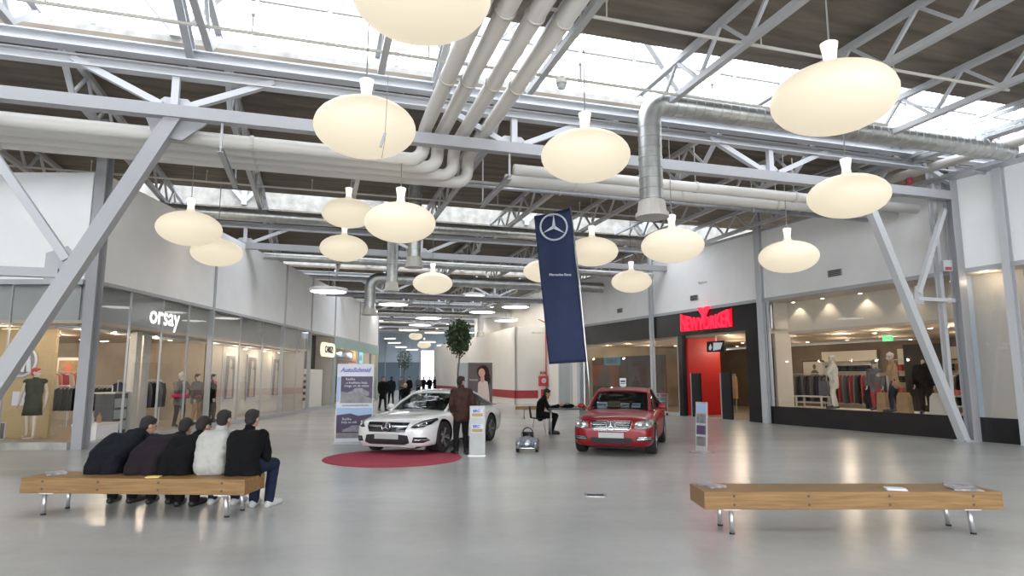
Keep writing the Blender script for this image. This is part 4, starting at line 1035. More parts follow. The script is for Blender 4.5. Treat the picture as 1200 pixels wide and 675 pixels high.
# white coupe-like saloon
t = thing('car', 'white coupe-shaped saloon car parked with its nose over the round red mat', 'car', loc=(-1.88,16.50,0), rz=R(-19.5))
STW = [(-2.49,.52,.34,.55,.48,.585),(-2.46,.66,.24,.61,.60,.65),(-2.38,.80,.18,.67,.70,.72),(-2.2,.89,.165,.725,.78,.785),(-1.9,.93,.16,.775,.81,.845),(-1.45,.94,.16,.835,.82,.90),(-1.0,.935,.16,.88,.80,.945),(-.5,.93,.16,.905,.79,.93),
       (.3,.93,.16,.925,.79,.94),(1.1,.935,.16,.935,.79,.955),(1.65,.94,.165,.935,.77,.975),(2.05,.92,.19,.90,.73,.965),(2.3,.87,.24,.85,.68,.92),(2.42,.78,.32,.76,.58,.81),(2.46,.62,.42,.64,.5,.68)]
ROOFW = dict(line=[(-1.10,.935,.72),(-.62,1.15,.67),(-.22,1.30,.61),(.1,1.37,.58),(.45,1.39,.57),(.9,1.35,.56),(1.2,1.28,.57),(1.65,1.12,.62),(2.1,.96,.66)], header=-.22, rear=1.2, beltw=.80, belt=lambda y: .90+.015*(y+1))
body, cf, bvh = car(t, STW, (-1.52,1.36), .345, 'car_white', ROOFW, dict(bpillar=.38, handles=(.15,1.1), handle_z=.78, doors=(-.85,.38,1.35), track=.82, wheel_x=.36))
gr = cf([(-.50,.695),(.50,.695),(.48,.60),(.43,.505),(-.43,.505),(-.48,.60)], 'black_gloss', 'grille', .008)
cf([(-.485,.612),(-.10,.60),(-.10,.635),(-.485,.645)], 'chrome', 'grille_bar', .022, parent=gr); cf([(.10,.60),(.485,.612),(.485,.645),(.10,.635)], 'chrome', 'grille_bar', .022, parent=gr)
for z in (.675,.655,.58,.56,.54,.52):
    cf([(-.44,z-.003),(.44,z-.003),(.44,z+.003),(-.44,z+.003)], 'dark_grey', 'grille_bar', .016, parent=gr)
yy = bvh.ray_cast(Vector((0,-6,.61)), Vector((0,1,0)))[0].y
obj('star_emblem', star((0,yy-.06,.612), .10, .014), 'chrome', t); obj('emblem_disc', MB().tube([(0,yy-.04,.612),(0,yy,.612)], .10, 28), 'black_gloss', t)
obj('bonnet_mark', MB().lathe([(.025,0),(.025,.006),(0,.008)], (0,-2.22,.80), 14), 'chrome', t)
for s in(-1,1):
    hl = cf([(s*.56,.60),(s*.60,.64),(s*.72,.72),(s*.84,.765),(s*.87,.73),(s*.865,.66),(s*.80,.61),(s*.66,.59)], 'black_gloss', 'headlight', .008, cuts=4)
    cf([(s*.64,.645),(s*.82,.74),(s*.84,.72),(s*.68,.625)], 'lamp_lens', 'light_strip', .016, parent=hl)
    for cx,cz in((.70,.645),(.80,.685)):
        h = bvh.ray_cast(Vector((s*cx,-6,cz)), Vector((0,1,0)))[0]
        obj('projector', MB().ell((h.x,h.y-.012,h.z), (.036,.02,.036), 14, 8), 'chrome', hl, True)
    fo = cf([(s*.60,.30),(s*.63,.41),(s*.84,.40),(s*.875,.33),(s*.80,.29)], 'black_matte', 'fog_intake', .006)
    cf([(s*.63,.345),(s*.65,.362),(s*.85,.362),(s*.85,.345)], 'chrome', 'chrome_blade', .018, parent=fo)
cf([(-.54,.29),(-.50,.44),(-.32,.455),(.32,.455),(.50,.44),(.54,.29),(.42,.25),(-.42,.25)], 'black_matte', 'lower_intake', .006)
cf([(-.62,.20),(.62,.20),(.66,.225),(-.66,.225)], 'car_white', 'front_lip', .03)
cf([(-.29,.36),(.29,.36),(.29,.47),(-.29,.47)], 'plate', 'number_plate', .03, cuts=2)
obj('dash_paper', MB().box((-.3,-.78,1.0),(.4,.006,.12), rx=-.9), 'paper', t)

o = tag(obj('round_mat', MB().lathe([(1.43,0),(1.44,.006),(1.43,.014),(0,.014)], (-2.49,13.78,0), 64), 'carpet_red'), 'round dark red mat on the floor under the nose of the white car', 'mat'); settle_mesh(o)

# child's pedal car
t = thing('toy_car', 'small silver pedal car for a child on the floor between the two cars', 'toy car', loc=(.36,15.15,0), rz=R(-4))
m = MB(); m.cap((0,-.30,.19),(0,.36,.20),.13,.12); m.ell((0,-.02,.22),(.17,.42,.12),18,12); m.ell((0,-.30,.18),(.13,.16,.11),14,10)
for s in(-1,1):
    m.ell((s*.19,-.27,.17),(.075,.20,.12),14,10); m.ell((s*.19,.33,.18),(.075,.19,.12),14,10); m.cap((s*.19,-.25,.12),(s*.19,.3,.12),.05,.05)
remesh(m, .012, 'body', 'car_silver', t, 5)
obj('bumper', MB().tube([(-.25,-.40,.10),(-.1,-.46,.10),(.1,-.46,.10),(.25,-.40,.10)], .022, 8), 'chrome', t, True)
obj('grille', MB().ell((0,-.455,.19),(.06,.02,.05),12,8), 'chrome', t, True)
for s in(-1,1): obj('headlight', MB().ell((s*.19,-.45,.20),(.04,.03,.04),12,8), 'lamp_lens', t, True)
obj('windscreen', MB().grid([[(x,-.02-.05*(1-(x/.15)**2)+z*.3,.31+z) for x in (-.15,-.07,0,.07,.15)] for z in (0,.06,.11)]), 'car_glass', t, True)
obj('steering_wheel', MB().tube([(.11*math.cos(q*PI/8),.10+.05*math.sin(q*PI/8),.41+.10*math.sin(q*PI/8)) for q in range(17)], .014, 6, cap=False).tube([(0,.0,.3),(0,.10,.41)], .012, 6).tube([(-.1,.1,.41),(.1,.1,.41)], .009, 5), 'rubber', t, True)
obj('seat', MB().box((0,.30,.31),(.24,.06,.16), rx=-.2).box((0,.2,.27),(.24,.2,.05)), 'black_matte', t)
for x in(-.22,.22):
    for y in(-.27,.31):
        w_ = obj('wheel', MB().lathe([(.05,-.03),(.095,-.03),(.10,-.015),(.10,.015),(.095,.03),(.05,.03)],(0,0,0),20).xf(Matrix.Translation((x,y,.10))@Matrix.Rotation(PI/2,4,'Y')), 'rubber', t)
        obj('hub_cap', MB().lathe([(0,-.032),(.05,-.032),(.05,.032),(0,.032)],(0,0,0),16).xf(Matrix.Translation((x,y,.10))@Matrix.Rotation(PI/2,4,'Y')), 'chrome', w_)

# table, chair, far bench
t = thing('table', 'grey metal table with round steel legs between the cars, a black bag on it', 'table', loc=(1.62,19.55,0), rz=R(2))
obj('tabletop', MB().bb((-.55,-.35,.72),(.55,.35,.768)), 'table_grey', t)
for x in(-.48,.48):
    for y in(-.28,.28): obj('leg', MB().tube([(x,y,0),(x,y,.735)], .028, 12), 'steel_leg', t, True)
m = MB(); m.ell((0,0,.055),(.19,.12,.055),14,8); m.ell((.1,.02,.06),(.12,.10,.06),12,8); m.ell((-.14,0,.05),(.1,.09,.045),12,8)
t = thing('bag', 'black soft bag lying on the grey table', 'bag', loc=(1.66,19.55,.768)); remesh(m, .012, 'body', 'coat_black', t, 3); obj('handle', MB().tube([(-.08,-.02,.09),(-.04,-.02,.14),(.05,-.02,.14),(.09,-.02,.1)], .009, 6), 'rubber', t)
o = tag(obj('paper_sheet', MB().box((0,0,.002),(.2,.28,.004)), 'paper', loc=(1.22,19.5,.770)), 'white paper sheet on the grey table in front of the writing person', 'paper')
t = thing('chair', 'black shell chair with thin steel legs under the writing person', 'chair', loc=(.80,19.55,0), rz=R(88))
obj('seat', MB().grid([[(x,y,.45+.02*(x/.2)**2+.03*max(0,y)*4) for x in (-.2,-.1,0,.1,.2)] for y in (-.22,-.1,.05,.2)]), 'black_matte', t, True).modifiers.new('s','SOLIDIFY').thickness = .02
obj('backrest', MB().grid([[(x,.22+.04*(1-(x/.2)**2)+z*.15,.47+z) for x in (-.2,-.1,0,.1,.2)] for z in (0,.12,.24,.34)]), 'black_matte', t, True).modifiers.new('s','SOLIDIFY').thickness = .02
for x in(-.17,.17):
    for y in(-.18,.18): obj('leg', MB().tube([(x*.7,y*.7,.45),(x*1.2,y*1.2,0)], .011, 8), 'steel_leg', t)
t = thing('bench', 'low wooden bench behind the table, near the white block', 'bench', loc=(1.75,26.9,0), rz=R(0))
obj('seat', MB().bb((-1.6,-.25,.36),(1.6,.25,.5)), 'bench_wood', t)
for x in(-1.25,1.25):
    for y in(-.18,.18): obj('leg', MB().tube([(x,y,0),(x,y,.36)], .024, 10), 'steel_leg', t, True)

# ---------------------------------------------------------------- stands, banners, posters
t = thing('rollup_banner', 'tall purple and white exhibition banner stand left of the white car', 'banner', loc=(-4.05,16.72,0), rz=R(9))
obj('panel', MB().bb((-.46,-.012,.04),(.46,.012,2.02)), 'banner_white', t)
obj('base', MB().bb((-.48,-.12,0),(.48,.12,.05)), 'grey_steel', t); obj('rear_pole', MB().tube([(0,.05,.03),(0,.03,2.0)], .012, 8), 'steel_leg', t)
u1 = obj('upper_picture', MB().bb((-.36,-.018,1.02),(.44,-.012,1.70)), 'purple_print', t)
obj('road', MB().prism([(-.36,1.02),(.44,1.02),(.44,1.13),(.1,1.24),(-.36,1.32)], -.022,-.018), 'grey_print', u1)
obj('printed_car', MB().prism([(-.22,1.20),(-.2,1.28),(-.08,1.33),(.0,1.40),(.18,1.40),(.3,1.33),(.36,1.3),(.36,1.21),(.2,1.18),(-.1,1.16)], -.026,-.022), 'print_grey', u1)
obj('side_stripe', MB().bb((-.45,-.018,1.05),(-.38,-.012,1.68)), 'sky_print', t)
u2 = obj('lower_picture', MB().bb((-.44,-.018,.14),(.44,-.012,.90)), 'purple_print', t)
obj('sky', MB().prism([(-.44,.90),(.44,.90),(.44,.74),(.1,.70),(-.1,.76),(-.44,.72)], -.022,-.018), 'sky_print', u2)
obj('printed_car', MB().prism([(-.3,.30),(-.28,.36),(-.14,.40),(-.05,.46),(.12,.46),(.24,.40),(.34,.38),(.34,.30)], -.026,-.022), 'print_grey', u2)
obj('road', MB().bb((-.44,-.022,.14),(.44,-.018,.27)), 'grey_print', u2)
lettering('logo_text', 'AutoSchmid', .15, 'logo_purple', t, (.0,-.022,1.86), bold=.006, ext=.003, shear=.25)
lettering('web_address', 'www.autoschmid.com', .075, 'dark_grey', t, (.02,-.02,.965), ext=.003)
for z,s,x in((1.63,'Razlika',-.12),(1.54,'u kvalitetu koju',.04),(1.46,'mogu svi da osete',.04)): lettering('slogan_text', s, .085, 'banner_white', u1, (x,-.028,z), ext=.003)
for z,s,x in((.62,'Razlika',-.18),(.54,'koja se vidi',-.12)): lettering('slogan_text', s, .085, 'banner_white', u2, (x,-.028,z), ext=.003)

t = thing('info_stand', 'pale translucent information pillar with blue and gold labels, right of the standing person', 'stand', loc=(-.75,14.2,0), rz=R(-5))
obj('panel', MB().bb((-.17,-.02,.02),(.17,.02,1.06)), 'acrylic', t); obj('base', MB().bb((-.19,-.12,0),(.19,.12,.02)), 'steel_leg', t)
for z in(.93,.60):
    l = obj('label_panel', MB().bb((-.13,-.026,z-.12),(.13,-.02,z+.07)), 'banner_white', t); obj('gold_band', MB().bb((-.12,-.03,z-.10),(.12,-.026,z-.03)), 'gold_print', l)
    lettering('label_text', 'BRC', .085, 'blue_print', l, (-.02,-.03,z+.02), ext=.002, bold=.004)
t = thing('leaflet_stand', 'narrow leaning leaflet display of clear plastic, right of the red car', 'stand', loc=(4.26,14.75,0), rz=R(-60))
obj('panel', MB().box((0,.03,.57),(.34,.02,1.1), rx=-.06), 'acrylic', t); obj('base', MB().bb((-.2,-.18,0),(.2,.2,.02)), 'steel_leg', t)
for z,m_ in((.25,'grey_print'),(.50,'hill_print'),(.75,'print_grey'),(.98,'sky_print')): obj('leaflet', MB().box((0,.03-.014-(z-.57)*-.06,z),(.26,.01,.2), rx=-.06), m_, t)

# blue flag on its pole
t = thing('flag', 'tall dark blue flag with a silver ringed star, behind the red car', 'flag', loc=(0,17,0))
def flag_pt(a, b):                           # a 0..1 left to right, b 0..1 top to bottom
    tl, tr, br, bl = Vector((.60,0,6.03)), Vector((1.58,0,6.25)), Vector((1.97,0,2.08)), Vector((.98,0,2.02))
    p = (tl*(1-a)+tr*a)*(1-b)+(bl*(1-a)+br*a)*b
    return p+Vector((0, .05*math.sin(a*5+b*3)+.03*math.sin(b*9+a*2), 0))
obj('cloth', MB().grid([[flag_pt(a/14, b/36) for a in range(15)] for b in range(37)]), 'flag_blue', t, True).modifiers.new('s','SOLIDIFY').thickness = .004
pb = [Vector((2.13,.06,0)), Vector((2.0,.06,1.9)), Vector((1.82,.06,4.2)), Vector((1.60,.06,6.3))]
obj('pole', MB().tube(pb, .022, 10), 'steel_leg', t, True); obj('base', MB().lathe([(.3,0),(.3,.05),(.06,.08),(.04,.2),(0,.2)], (2.13,.06,0), 20), 'grey_steel', t)
c = flag_pt(.5,.105); rr = .36
m = star((c.x,-.06,c.z), rr, .008); m.xf(Matrix.Translation((0,0,0))); obj('star_emblem', m, 'flag_mark', t)
c = flag_pt(.53,.44); lettering('flag_text', 'Mercedes-Benz', .095, 'flag_mark', t, (c.x,-.09,c.z+.05), ext=.003, bold=.002)
c = flag_pt(.5,.03); lettering('flag_text', 'BENZ', .05, 'flag_mark', t, (c.x-.03,-.07,c.z), ext=.003)
settle(t)

# photo poster on a light box
t = thing('poster_stand', 'dark advertising light box with a portrait of a woman, behind the white car', 'poster', loc=(-1.62,33,0))
obj('frame', MB().bb((-.62,-.12,.0),(.62,.12,2.42)), 'black_panel', t); obj('side_panel', MB().bb((-1.2,.0,0),(-.62,.3,2.4)), 'grey_steel', t)
pc = obj('picture', MB().bb((-.58,-.128,.1),(.58,-.12,2.36)), 'poster_dark', t)
obj('pictured_dress', MB().prism([(0,.1),(-.12,.9),(-.1,1.4),(.1,1.55),(.38,1.45),(.46,.9),(.5,.1)], -.136,-.13), 'poster_pale', pc)
obj('pictured_hair', MB().ell((.14,-.13,1.95), (.32,.006,.34), 20, 10).ell((.34,-.13,1.6), (.2,.005,.35), 16, 8), 'jacket_brown', pc)
obj('pictured_face', MB().ell((.08,-.137,1.90), (.17,.006,.22), 20, 10).ell((.12,-.137,1.60),(.10,.005,.2),12,8), 'poster_skin', pc)
lettering('poster_text', 'beauty', .16, 'poster_pale', pc, (-.33,-.134,1.55), ext=.002)

# red fire hose cabinet and its signs on the white block
def on_block(px, py): 
    p = atz(px, 470, 0); 
    r = ray(px,py); n = Vector((math.sin(UA),-math.cos(UA),0)); tt = (KC).dot(n)/r.dot(n); return Vector((0,0,EYE))+r*tt
p = on_block(636,447)
t = thing('fire_hose_cabinet', 'red fire hose cabinet with a round dial on the pale wall', 'cabinet', loc=p+Vector((.0,-.06,-.28)), rz=UA)
obj('case', MB().bb((-.28,-.2,0),(.28,.0,.62)), 'sign_red', t); obj('dial', MB().tube([(0,-.22,.33),(0,-.2,.33)], .15, 24), 'banner_white', t); obj('dial_centre', MB().tube([(0,-.23,.33),(0,-.22,.33)], .09, 20), 'grey_steel', t)
p = on_block(640,461); o = tag(obj('fire_extinguisher_box', MB().bb((-.22,-.2,-.3),(.22,0,.25)).bb((-.1,-.22,-.2),(.1,-.2,.15)), 'sign_red', loc=p+Vector((-.12,-.06,0)), rz=UA), 'smaller red box on the wall just below the fire hose cabinet', 'box')
p = on_block(636,437); o = tag(obj('fire_sign', MB().bb((-.18,-.02,-.08),(.18,0,.08)), 'sign_red', loc=p+Vector((0,-.03,0)), rz=UA), 'small red rectangular sign above the fire hose cabinet', 'sign')
lettering('sign_text', 'FIRE', .1, 'banner_white', o, (0,-.025,0), ext=.002)
p = on_block(640,440); o = tag(obj('fire_pipe', MB().tube([(0,0,0),(0,0,4.9)], .035, 8).tube([(0,0,4.9),(-.5,0,5.1)], .035, 8), 'sign_red', loc=Vector((p.x,p.y-.1,.2)), rz=UA), 'thin red pipe rising up the pale wall beside the fire hose cabinet', 'pipe')
p = on_block(650,466); o = tag(obj('floor_sign', MB().bb((-.15,-.02,-.05),(.15,0,.05)), 'sign_red', loc=p+Vector((.25,-.15,0)), rz=UA), 'small red notice low on the pale wall behind the table', 'sign')
t = thing('wall_lamp', 'thin white lamp arm sticking out over the pale wall beside the flag', 'lamp', loc=on_block(630,391)+Vector((0,-.3,0)), rz=UA)
obj('head', MB().box((-.2,-.6,0),(.7,.25,.06)), 'disc_rim', t); obj('arm', MB().bar((0,-.5,.02),(.2,.4,.02), .04), 'steel_leg', t)

# vents on the right wall
def wall_vent(px, py, w, h, label):
    # point on the W plane
    r = ray(px,py); n = Vector((-.917,-.4,0)); tt = (WP).dot(n)/r.dot(n); p = Vector((0,0,EYE))+r*tt
    t = thing('air_vent', label, 'vent', loc=p+n*.02, rz=WR)
    obj('frame', MB().bb((-w/2,-.02,-h/2),(w/2,.0,h/2)), 'grey_steel', t)
    for i in range(4): z = -h/2+h*(i+.5)/4; obj('slat', MB().box((0,-.03,z),(w*.86,.02,h*.12), rx=.5), 'dark_grey', t)
wall_vent(979,320,.55,.22,'grey wall vent above the big right shop window')
wall_vent(814,349,.5,.22,'grey wall vent above the glowing red shop sign')
wall_vent(727,364,.5,.22,'grey wall vent above the dark curtained window')
r = ray(824,331); n = Vector((-.917,-.4,0)); p = Vector((0,0,EYE))+r*(WP.dot(n)/r.dot(n))
t = thing('wall_sticker', 'faint small lettering on the white wall above the red shop sign', 'lettering', loc=p+n*.01, rz=WR); lettering('lettering', 'Radovan', .16, 'grey_steel', t, (0,-.01,0), ext=.004)

# shop signs
t = thing('shop_sign', 'white lowercase sign reading orsay above the left shop window', 'sign', loc=Lw(18.72,.026,3.42), rz=LR)
lettering('letters', 'orsay', .74, 'white_emit', t, (0,-.002,0), ext=.003, bold=.008)
t = thing('shop_sign', 'glowing red sign reading NEW YORKER above the black shop entrance', 'sign', loc=W(11.75,-.12,3.93), rz=WR)
me = text_mesh('NEWYORKER', .66, .03, .012, spacing=.98); xs = [v.co.x for v in me.vertices]; zs = [v.co.z for v in me.vertices]
x0,x1,z0,z1 = min(xs),max(xs),min(zs),max(zs); W2 = 3.1
for v in me.vertices:
    a = (v.co.x-x0)/(x1-x0)*2-1; b = (v.co.z-z0)/(z1-z0); v.co.x = a*W2/2; v.co.z = -.26+b*(.52+.26*a*a)
me.materials.clear(); me.materials.append(MATS['red_emit']); obj('letters', me, 'red_emit', t)
me = text_mesh('Y', .85, .06, .05); me.materials.clear(); me.materials.append(MATS['red_emit']); obj('crest_letter', me, 'red_emit', t, loc=(0,-.02,.30))
obj('backing', MB().prism([(-1.55,-.26),(1.55,-.26),(1.55,.5),(1.0,.3),(0,.2),(-1.0,.3),(-1.55,.5)], .05,.09), 'red_back', t)
t = thing('shop_sign', 'cream glowing pill shaped sign over the grey kiosk on the left', 'sign', loc=Lw(35.0,-.12,3.15), rz=LR)
pill = [(1.25*0+.9*(1 if abs(a) < PI/2 else -1)+.38*math.cos(a), .38*math.sin(a)) for a in [(-PI+2*PI*(q+.5)/24) for q in range(24)]]
obj('panel', MB().prism(pill, -.05,.05), 'cream_emit', t); lettering('letters', 'CARIZI', .5, 'black_matte', t, (0,-.07,0), ext=.01, bold=.01)
t = thing('shop_sign', 'bright cyan sign in the teal framed shop on the left', 'sign', loc=Lw(44.4,.35,3.0), rz=LR)
obj('panel', MB().prism([(-.75,-.35),(-.85,.35),(-.3,.42),(-.1,.6),(.1,.42),(.8,.5),(.75,-.35)], -.03,.03), 'cyan_emit', t); lettering('letters', 'b&b', .6, 'banner_white', t, (0,-.05,0), ext=.01, bold=.02)
t = thing('shop_sign', 'faint pale letters in place of a sign reflected in the right shop window', 'sign', loc=W(2.3,3.2,2.85), rz=WR)
lettering('letters', 'YD  NO', .42, 'dim_text', t, (0,0,0), ext=.015, bold=.01)  # glowing letters modelled in place of a reflection in the pane
t = thing('exit_sign', 'small green exit sign on the ceiling inside the right shop', 'sign', loc=W(6.6,4.0,3.0), rz=WR)
obj('panel', MB().bb((-.2,-.02,0),(.2,.02,.2)), 'green_emit', t); obj('arrow', MB().prism([(-.1,.08),(.04,.08),(.04,.04),(.12,.1),(.04,.16),(.04,.12),(-.1,.12)], -.03,-.022), 'banner_white', t)
t = thing('shop_screen', 'dark hanging screen with pale cyan picture inside the entrance, before the red wall', 'screen', loc=W(12.1,.75,2.75), rz=WR)
obj('case', MB().bb((-.55,-.04,0),(.55,.04,.46)), 'black_matte', t)
obj('picture', MB().prism([(-.4,.1),(-.42,.2),(-.3,.36),(-.22,.2),(-.3,.08)], -.05,-.042).prism([(-.15,.06),(-.12,.4),(.45,.38),(.3,.1)], -.05,-.042), 'dim_text', t)
obj('hanger', MB().bar((0,0,.45),(0,0,.7),.04), 'steel_leg', t)
for s,lab in((12.75,'black security gate panel at the left side of the red shop entrance'),(10.9,'black security gate panel at the right side of the red shop entrance')):
    t = thing('security_gate', lab, 'security gate', loc=W(s,-.0,0), rz=WR+.0)
    obj('panel', MB().bb((-.27,.1,.0),(.27,.2,1.85)), 'black_panel', t); obj('edge_strip', MB().bb((-.31,.08,0),(-.27,.22,1.85)), 'steel_leg', t)

# ---------------------------------------------------------------- shop contents
def spot(loc, label, group, r=.075):
    t = thing('ceiling_spotlight', label, 'spotlight', loc=loc, group=group)
    obj('ring', MB().tube([(0,0,-.03),(0,0,.0)], r*1.3, 14), 'spot_ring', t); obj('bulb', MB().lathe([(0,-.045),(r*.8,-.04),(r,-.03)], (0,0,0), 12), 'spot_glow', t); return t
def lamp_at(p, e, col=(1,.82,.6), rad=.06):
    l = bpy.data.lights.new('shop_bulb', 'POINT'); l.energy = e; l.color = col; l.shadow_soft_size = rad; l.specular_factor = .3
    o = bpy.data.objects.new('shop_bulb', l); COL.objects.link(o); o.location = p; return o
def spot_at(p, e, cone=95, tilt=(0,0,0), col=(1,.86,.68)):
    l = bpy.data.lights.new('spot_bulb', 'SPOT'); l.energy = e; l.color = col; l.shadow_soft_size = .04; l.spot_size = R(cone); l.spot_blend = .35; l.specular_factor = .3
    o = bpy.data.objects.new('spot_bulb', l); COL.objects.link(o); o.location = p; o.rotation_euler = tilt; return o
s0 = None
random.seed(3)
ls = []
for i in range(26):
    y = 16.2+random.random()*6.5; q = .8+random.random()*7.5; ls.append(Lw(y,q,2.96))
for i,p in enumerate(ls):
    if s0 is None: s0 = spot(p, 'small round warm spotlight in the brown ceiling of the left shop', 'spotlights in the left shop ceiling')
    else: dup(s0, p)
for i,(y,q) in enumerate(((16.6,.9),(18.4,1.3),(20.4,1.2),(17.2,3.4),(19.6,3.8),(17.6,6),(20.6,6.4),(18.6,8.6))): lamp_at(Lw(y,q,2.84), 48)
s1 = None
for y in (23.5,25.2,26.6,28.6,30.6):
    if s1 is None: s1 = spot(Lw(y,.9,2.86), 'warm spotlight above the framed fashion posters', 'spotlights above the posters in the left window', .09)
    else: dup(s1, Lw(y,.9,2.86))
    lamp_at(Lw(y,.75,2.7), 20)
s2 = None
for i in range(34):
    s_ = -3+random.random()*23; q = 2.2+random.random()*6; p = W(s_,q,3.29)
    if s2 is None: s2 = spot(p, 'small round spotlight in the brown ceiling of the right shop', 'spotlights in the right shop ceiling', .07)
    else: dup(s2, p)
for s_,q in ((1.0,2.4),(3.2,2.6),(5.6,2.4),(7.6,2.8),(2,5.6),(5,6),(8,6),(11,3.5),(12.4,2.2),(11,7),(14.5,4),(17,3),(20,3),(-2,3),(14.5,7.5)): lamp_at(W(s_,q,2.95), 34)
s3 = None
for s_ in (2.2,3.7,5.2,6.7,8.0,11.5,14.4,17,19,21):
    if s_ < 8.5:
        if s3 is None: s3 = spot(W(s_,.9,4.48), 'downlight washing the cream pelmet above the right shop window', 'downlights over the right window display', .06)
        else: dup(s3, W(s_,.9,4.48))
        spot_at(W(s_,1.0,4.44), 26)
    else: lamp_at(W(s_,.9,3.3), 14)
for y in (38.5,41,43.5,46.5): lamp_at(Lw(y,.7,3.2), 60, (1,.7,.5))
lamp_at(Lw(34,.3,3.3), 8)
lamp_at(W(.9,.25,4.3), 10)  # extra bulb without a fitting, added to brighten the cream display panel
lamp_at((-12.9,16.2,2.8), 14)

s4 = None
for y in (1.5,4.5,8,12,16,21):
    a = UA; p = KC + Vector((-1.1*math.cos(a)-y*math.sin(a), -1.1*math.sin(a)+y*math.cos(a), 6.2))
    if s4 is None: s4 = spot(p, 'spotlight hanging from the roof over the low white block', 'spotlights over the white block', .11); obj('cord', MB().tube([(0,0,0),(0,0,1.9)], .01, 5), 'cord', s4)
    else: dup(s4, p)
    spot_at(p+Vector((0,0,-.1)), 190, 120, (0,-R(38),UA), (1,.92,.8))
for x in (1.0,2.6):  # two more spotlights, added to brighten the front face of the block
    p = KC + Vector((x*math.cos(UA)+1.6*math.sin(UA), x*math.sin(UA)-1.6*math.cos(UA), 6.4)); dup(s4, p); spot_at(p+Vector((0,0,-.1)), 170, 120, (R(38),0,UA), (1,.92,.8))
def mannequin(label, J, k, loc, rz, **kw):
    t = thing('mannequin', label, 'mannequin', loc=loc, rz=rz); kw.setdefault('skin','mannequin'); kw.setdefault('vox',.014)
    figure(t, J, k, **kw)
    obj('stand', MB().lathe([(.17,0),(.17,.012),(0,.014)], (0,0,0), 18), 'steel_leg', t); return t
J,k = stand_pose(1.74, .14, 'down', -.02)
t = mannequin('mannequin in a dark green dress and red hair behind the front left window', J, k, (-12.05,16.35,.17), R(20), top='cloth_green', bottom=None, shoes=None, hair='cloth_red', sleeves=False, jlen=.34, skirt='cloth_green', yaw=R(80))
J,k = stand_pose(1.72, .05, 'up')
mannequin('mannequin with a pink scarf and dark coat, left of three in the left window', J, k, Lw(21.3,.75,.09), R(60), top='cloth_grey', bottom='trouser_black', shoes='shoe_black', hair=None, hat='cloth_cream', jlen=.3)
J,k = stand_pose(1.70, .05, 'down')
mannequin('mannequin in a dark top, middle of three in the left window', J, k, Lw(22.3,.7,.09), R(80), top='cloth_grey', bottom='cloth_tan', shoes='shoe_black', jlen=.25)
mannequin('mannequin in a black dress with pink collar, right of three in the left window', J, k, Lw(23.3,.62,.09), R(100), top='coat_black', bottom='trouser_black', shoes='shoe_black', jlen=.3)
for (y,q,c,lab) in ((21.3,.75,'cloth_pink','pink belt bag on the left one of three window mannequins'),(23.3,.62,'cloth_pink','pink scarf on the right one of three window mannequins')):
    z = 1.08 if y < 22 else 1.49
    o = tag(obj('scarf' if z > 1.3 else 'waist_bag', MB().tube([Vector((.2*math.cos(a*PI/10),.19*math.sin(a*PI/10),0)) if z < 1.3 else Vector((.1*math.cos(a*PI/10),.1*math.sin(a*PI/10),0)) for a in range(21)], .06 if z < 1.3 else .045, 8), c, loc=Lw(y,q,z)), lab, 'scarf' if z > 1.3 else 'bag')
WA = WR
def wm(s, q, z=.6): return W(s,q,z)
J,k = stand_pose(1.86, .06, 'up'); mannequin('mannequin dressed all in white with a white cap in the right shop window', J, k, wm(6.55,1.0), WA+R(-40), top='cloth_cream', bottom='cloth_cream', shoes='shoe_black', hair=None, hat='cloth_cream', jlen=.3)
J,k = stand_pose(1.60, .05, 'down'); mannequin('grey topped mannequin in dark red trousers, in shadow in the right window', J, k, wm(5.2,1.3), WA+R(20), top='cloth_grey', bottom='cloth_red', shoes='shoe_black', hair=None, hat='cloth_grey', jlen=.3)
J,k = stand_pose(1.84, .1, 'front', .03); mannequin('mannequin in a tan coat with a white knitted hat, middle of the right window', J, k, wm(4.25,.9), WA+R(-60), top='cloth_tan', bottom='denim', shoes='shoe_black', hair=None, hat='cloth_cream', jlen=.25)
J,k = stand_pose(1.72, .06, 'down'); mannequin('headless mannequin in a black leather jacket nearest the raking post', J, k, wm(3.25,.85), WA+R(30), top='coat_black', bottom='trouser_black', shoes='shoe_black', headless=True, jlen=.2, fat=1.15)
J,k = stand_pose(1.6, .05, 'down'); mannequin('low dark mannequin in a black coat between the white and the red ones', J, k, wm(5.9,2.0,.02), WA, top='coat_black', bottom='trouser_black', shoes='shoe_black', headless=True, jlen=.35, fat=1.3)

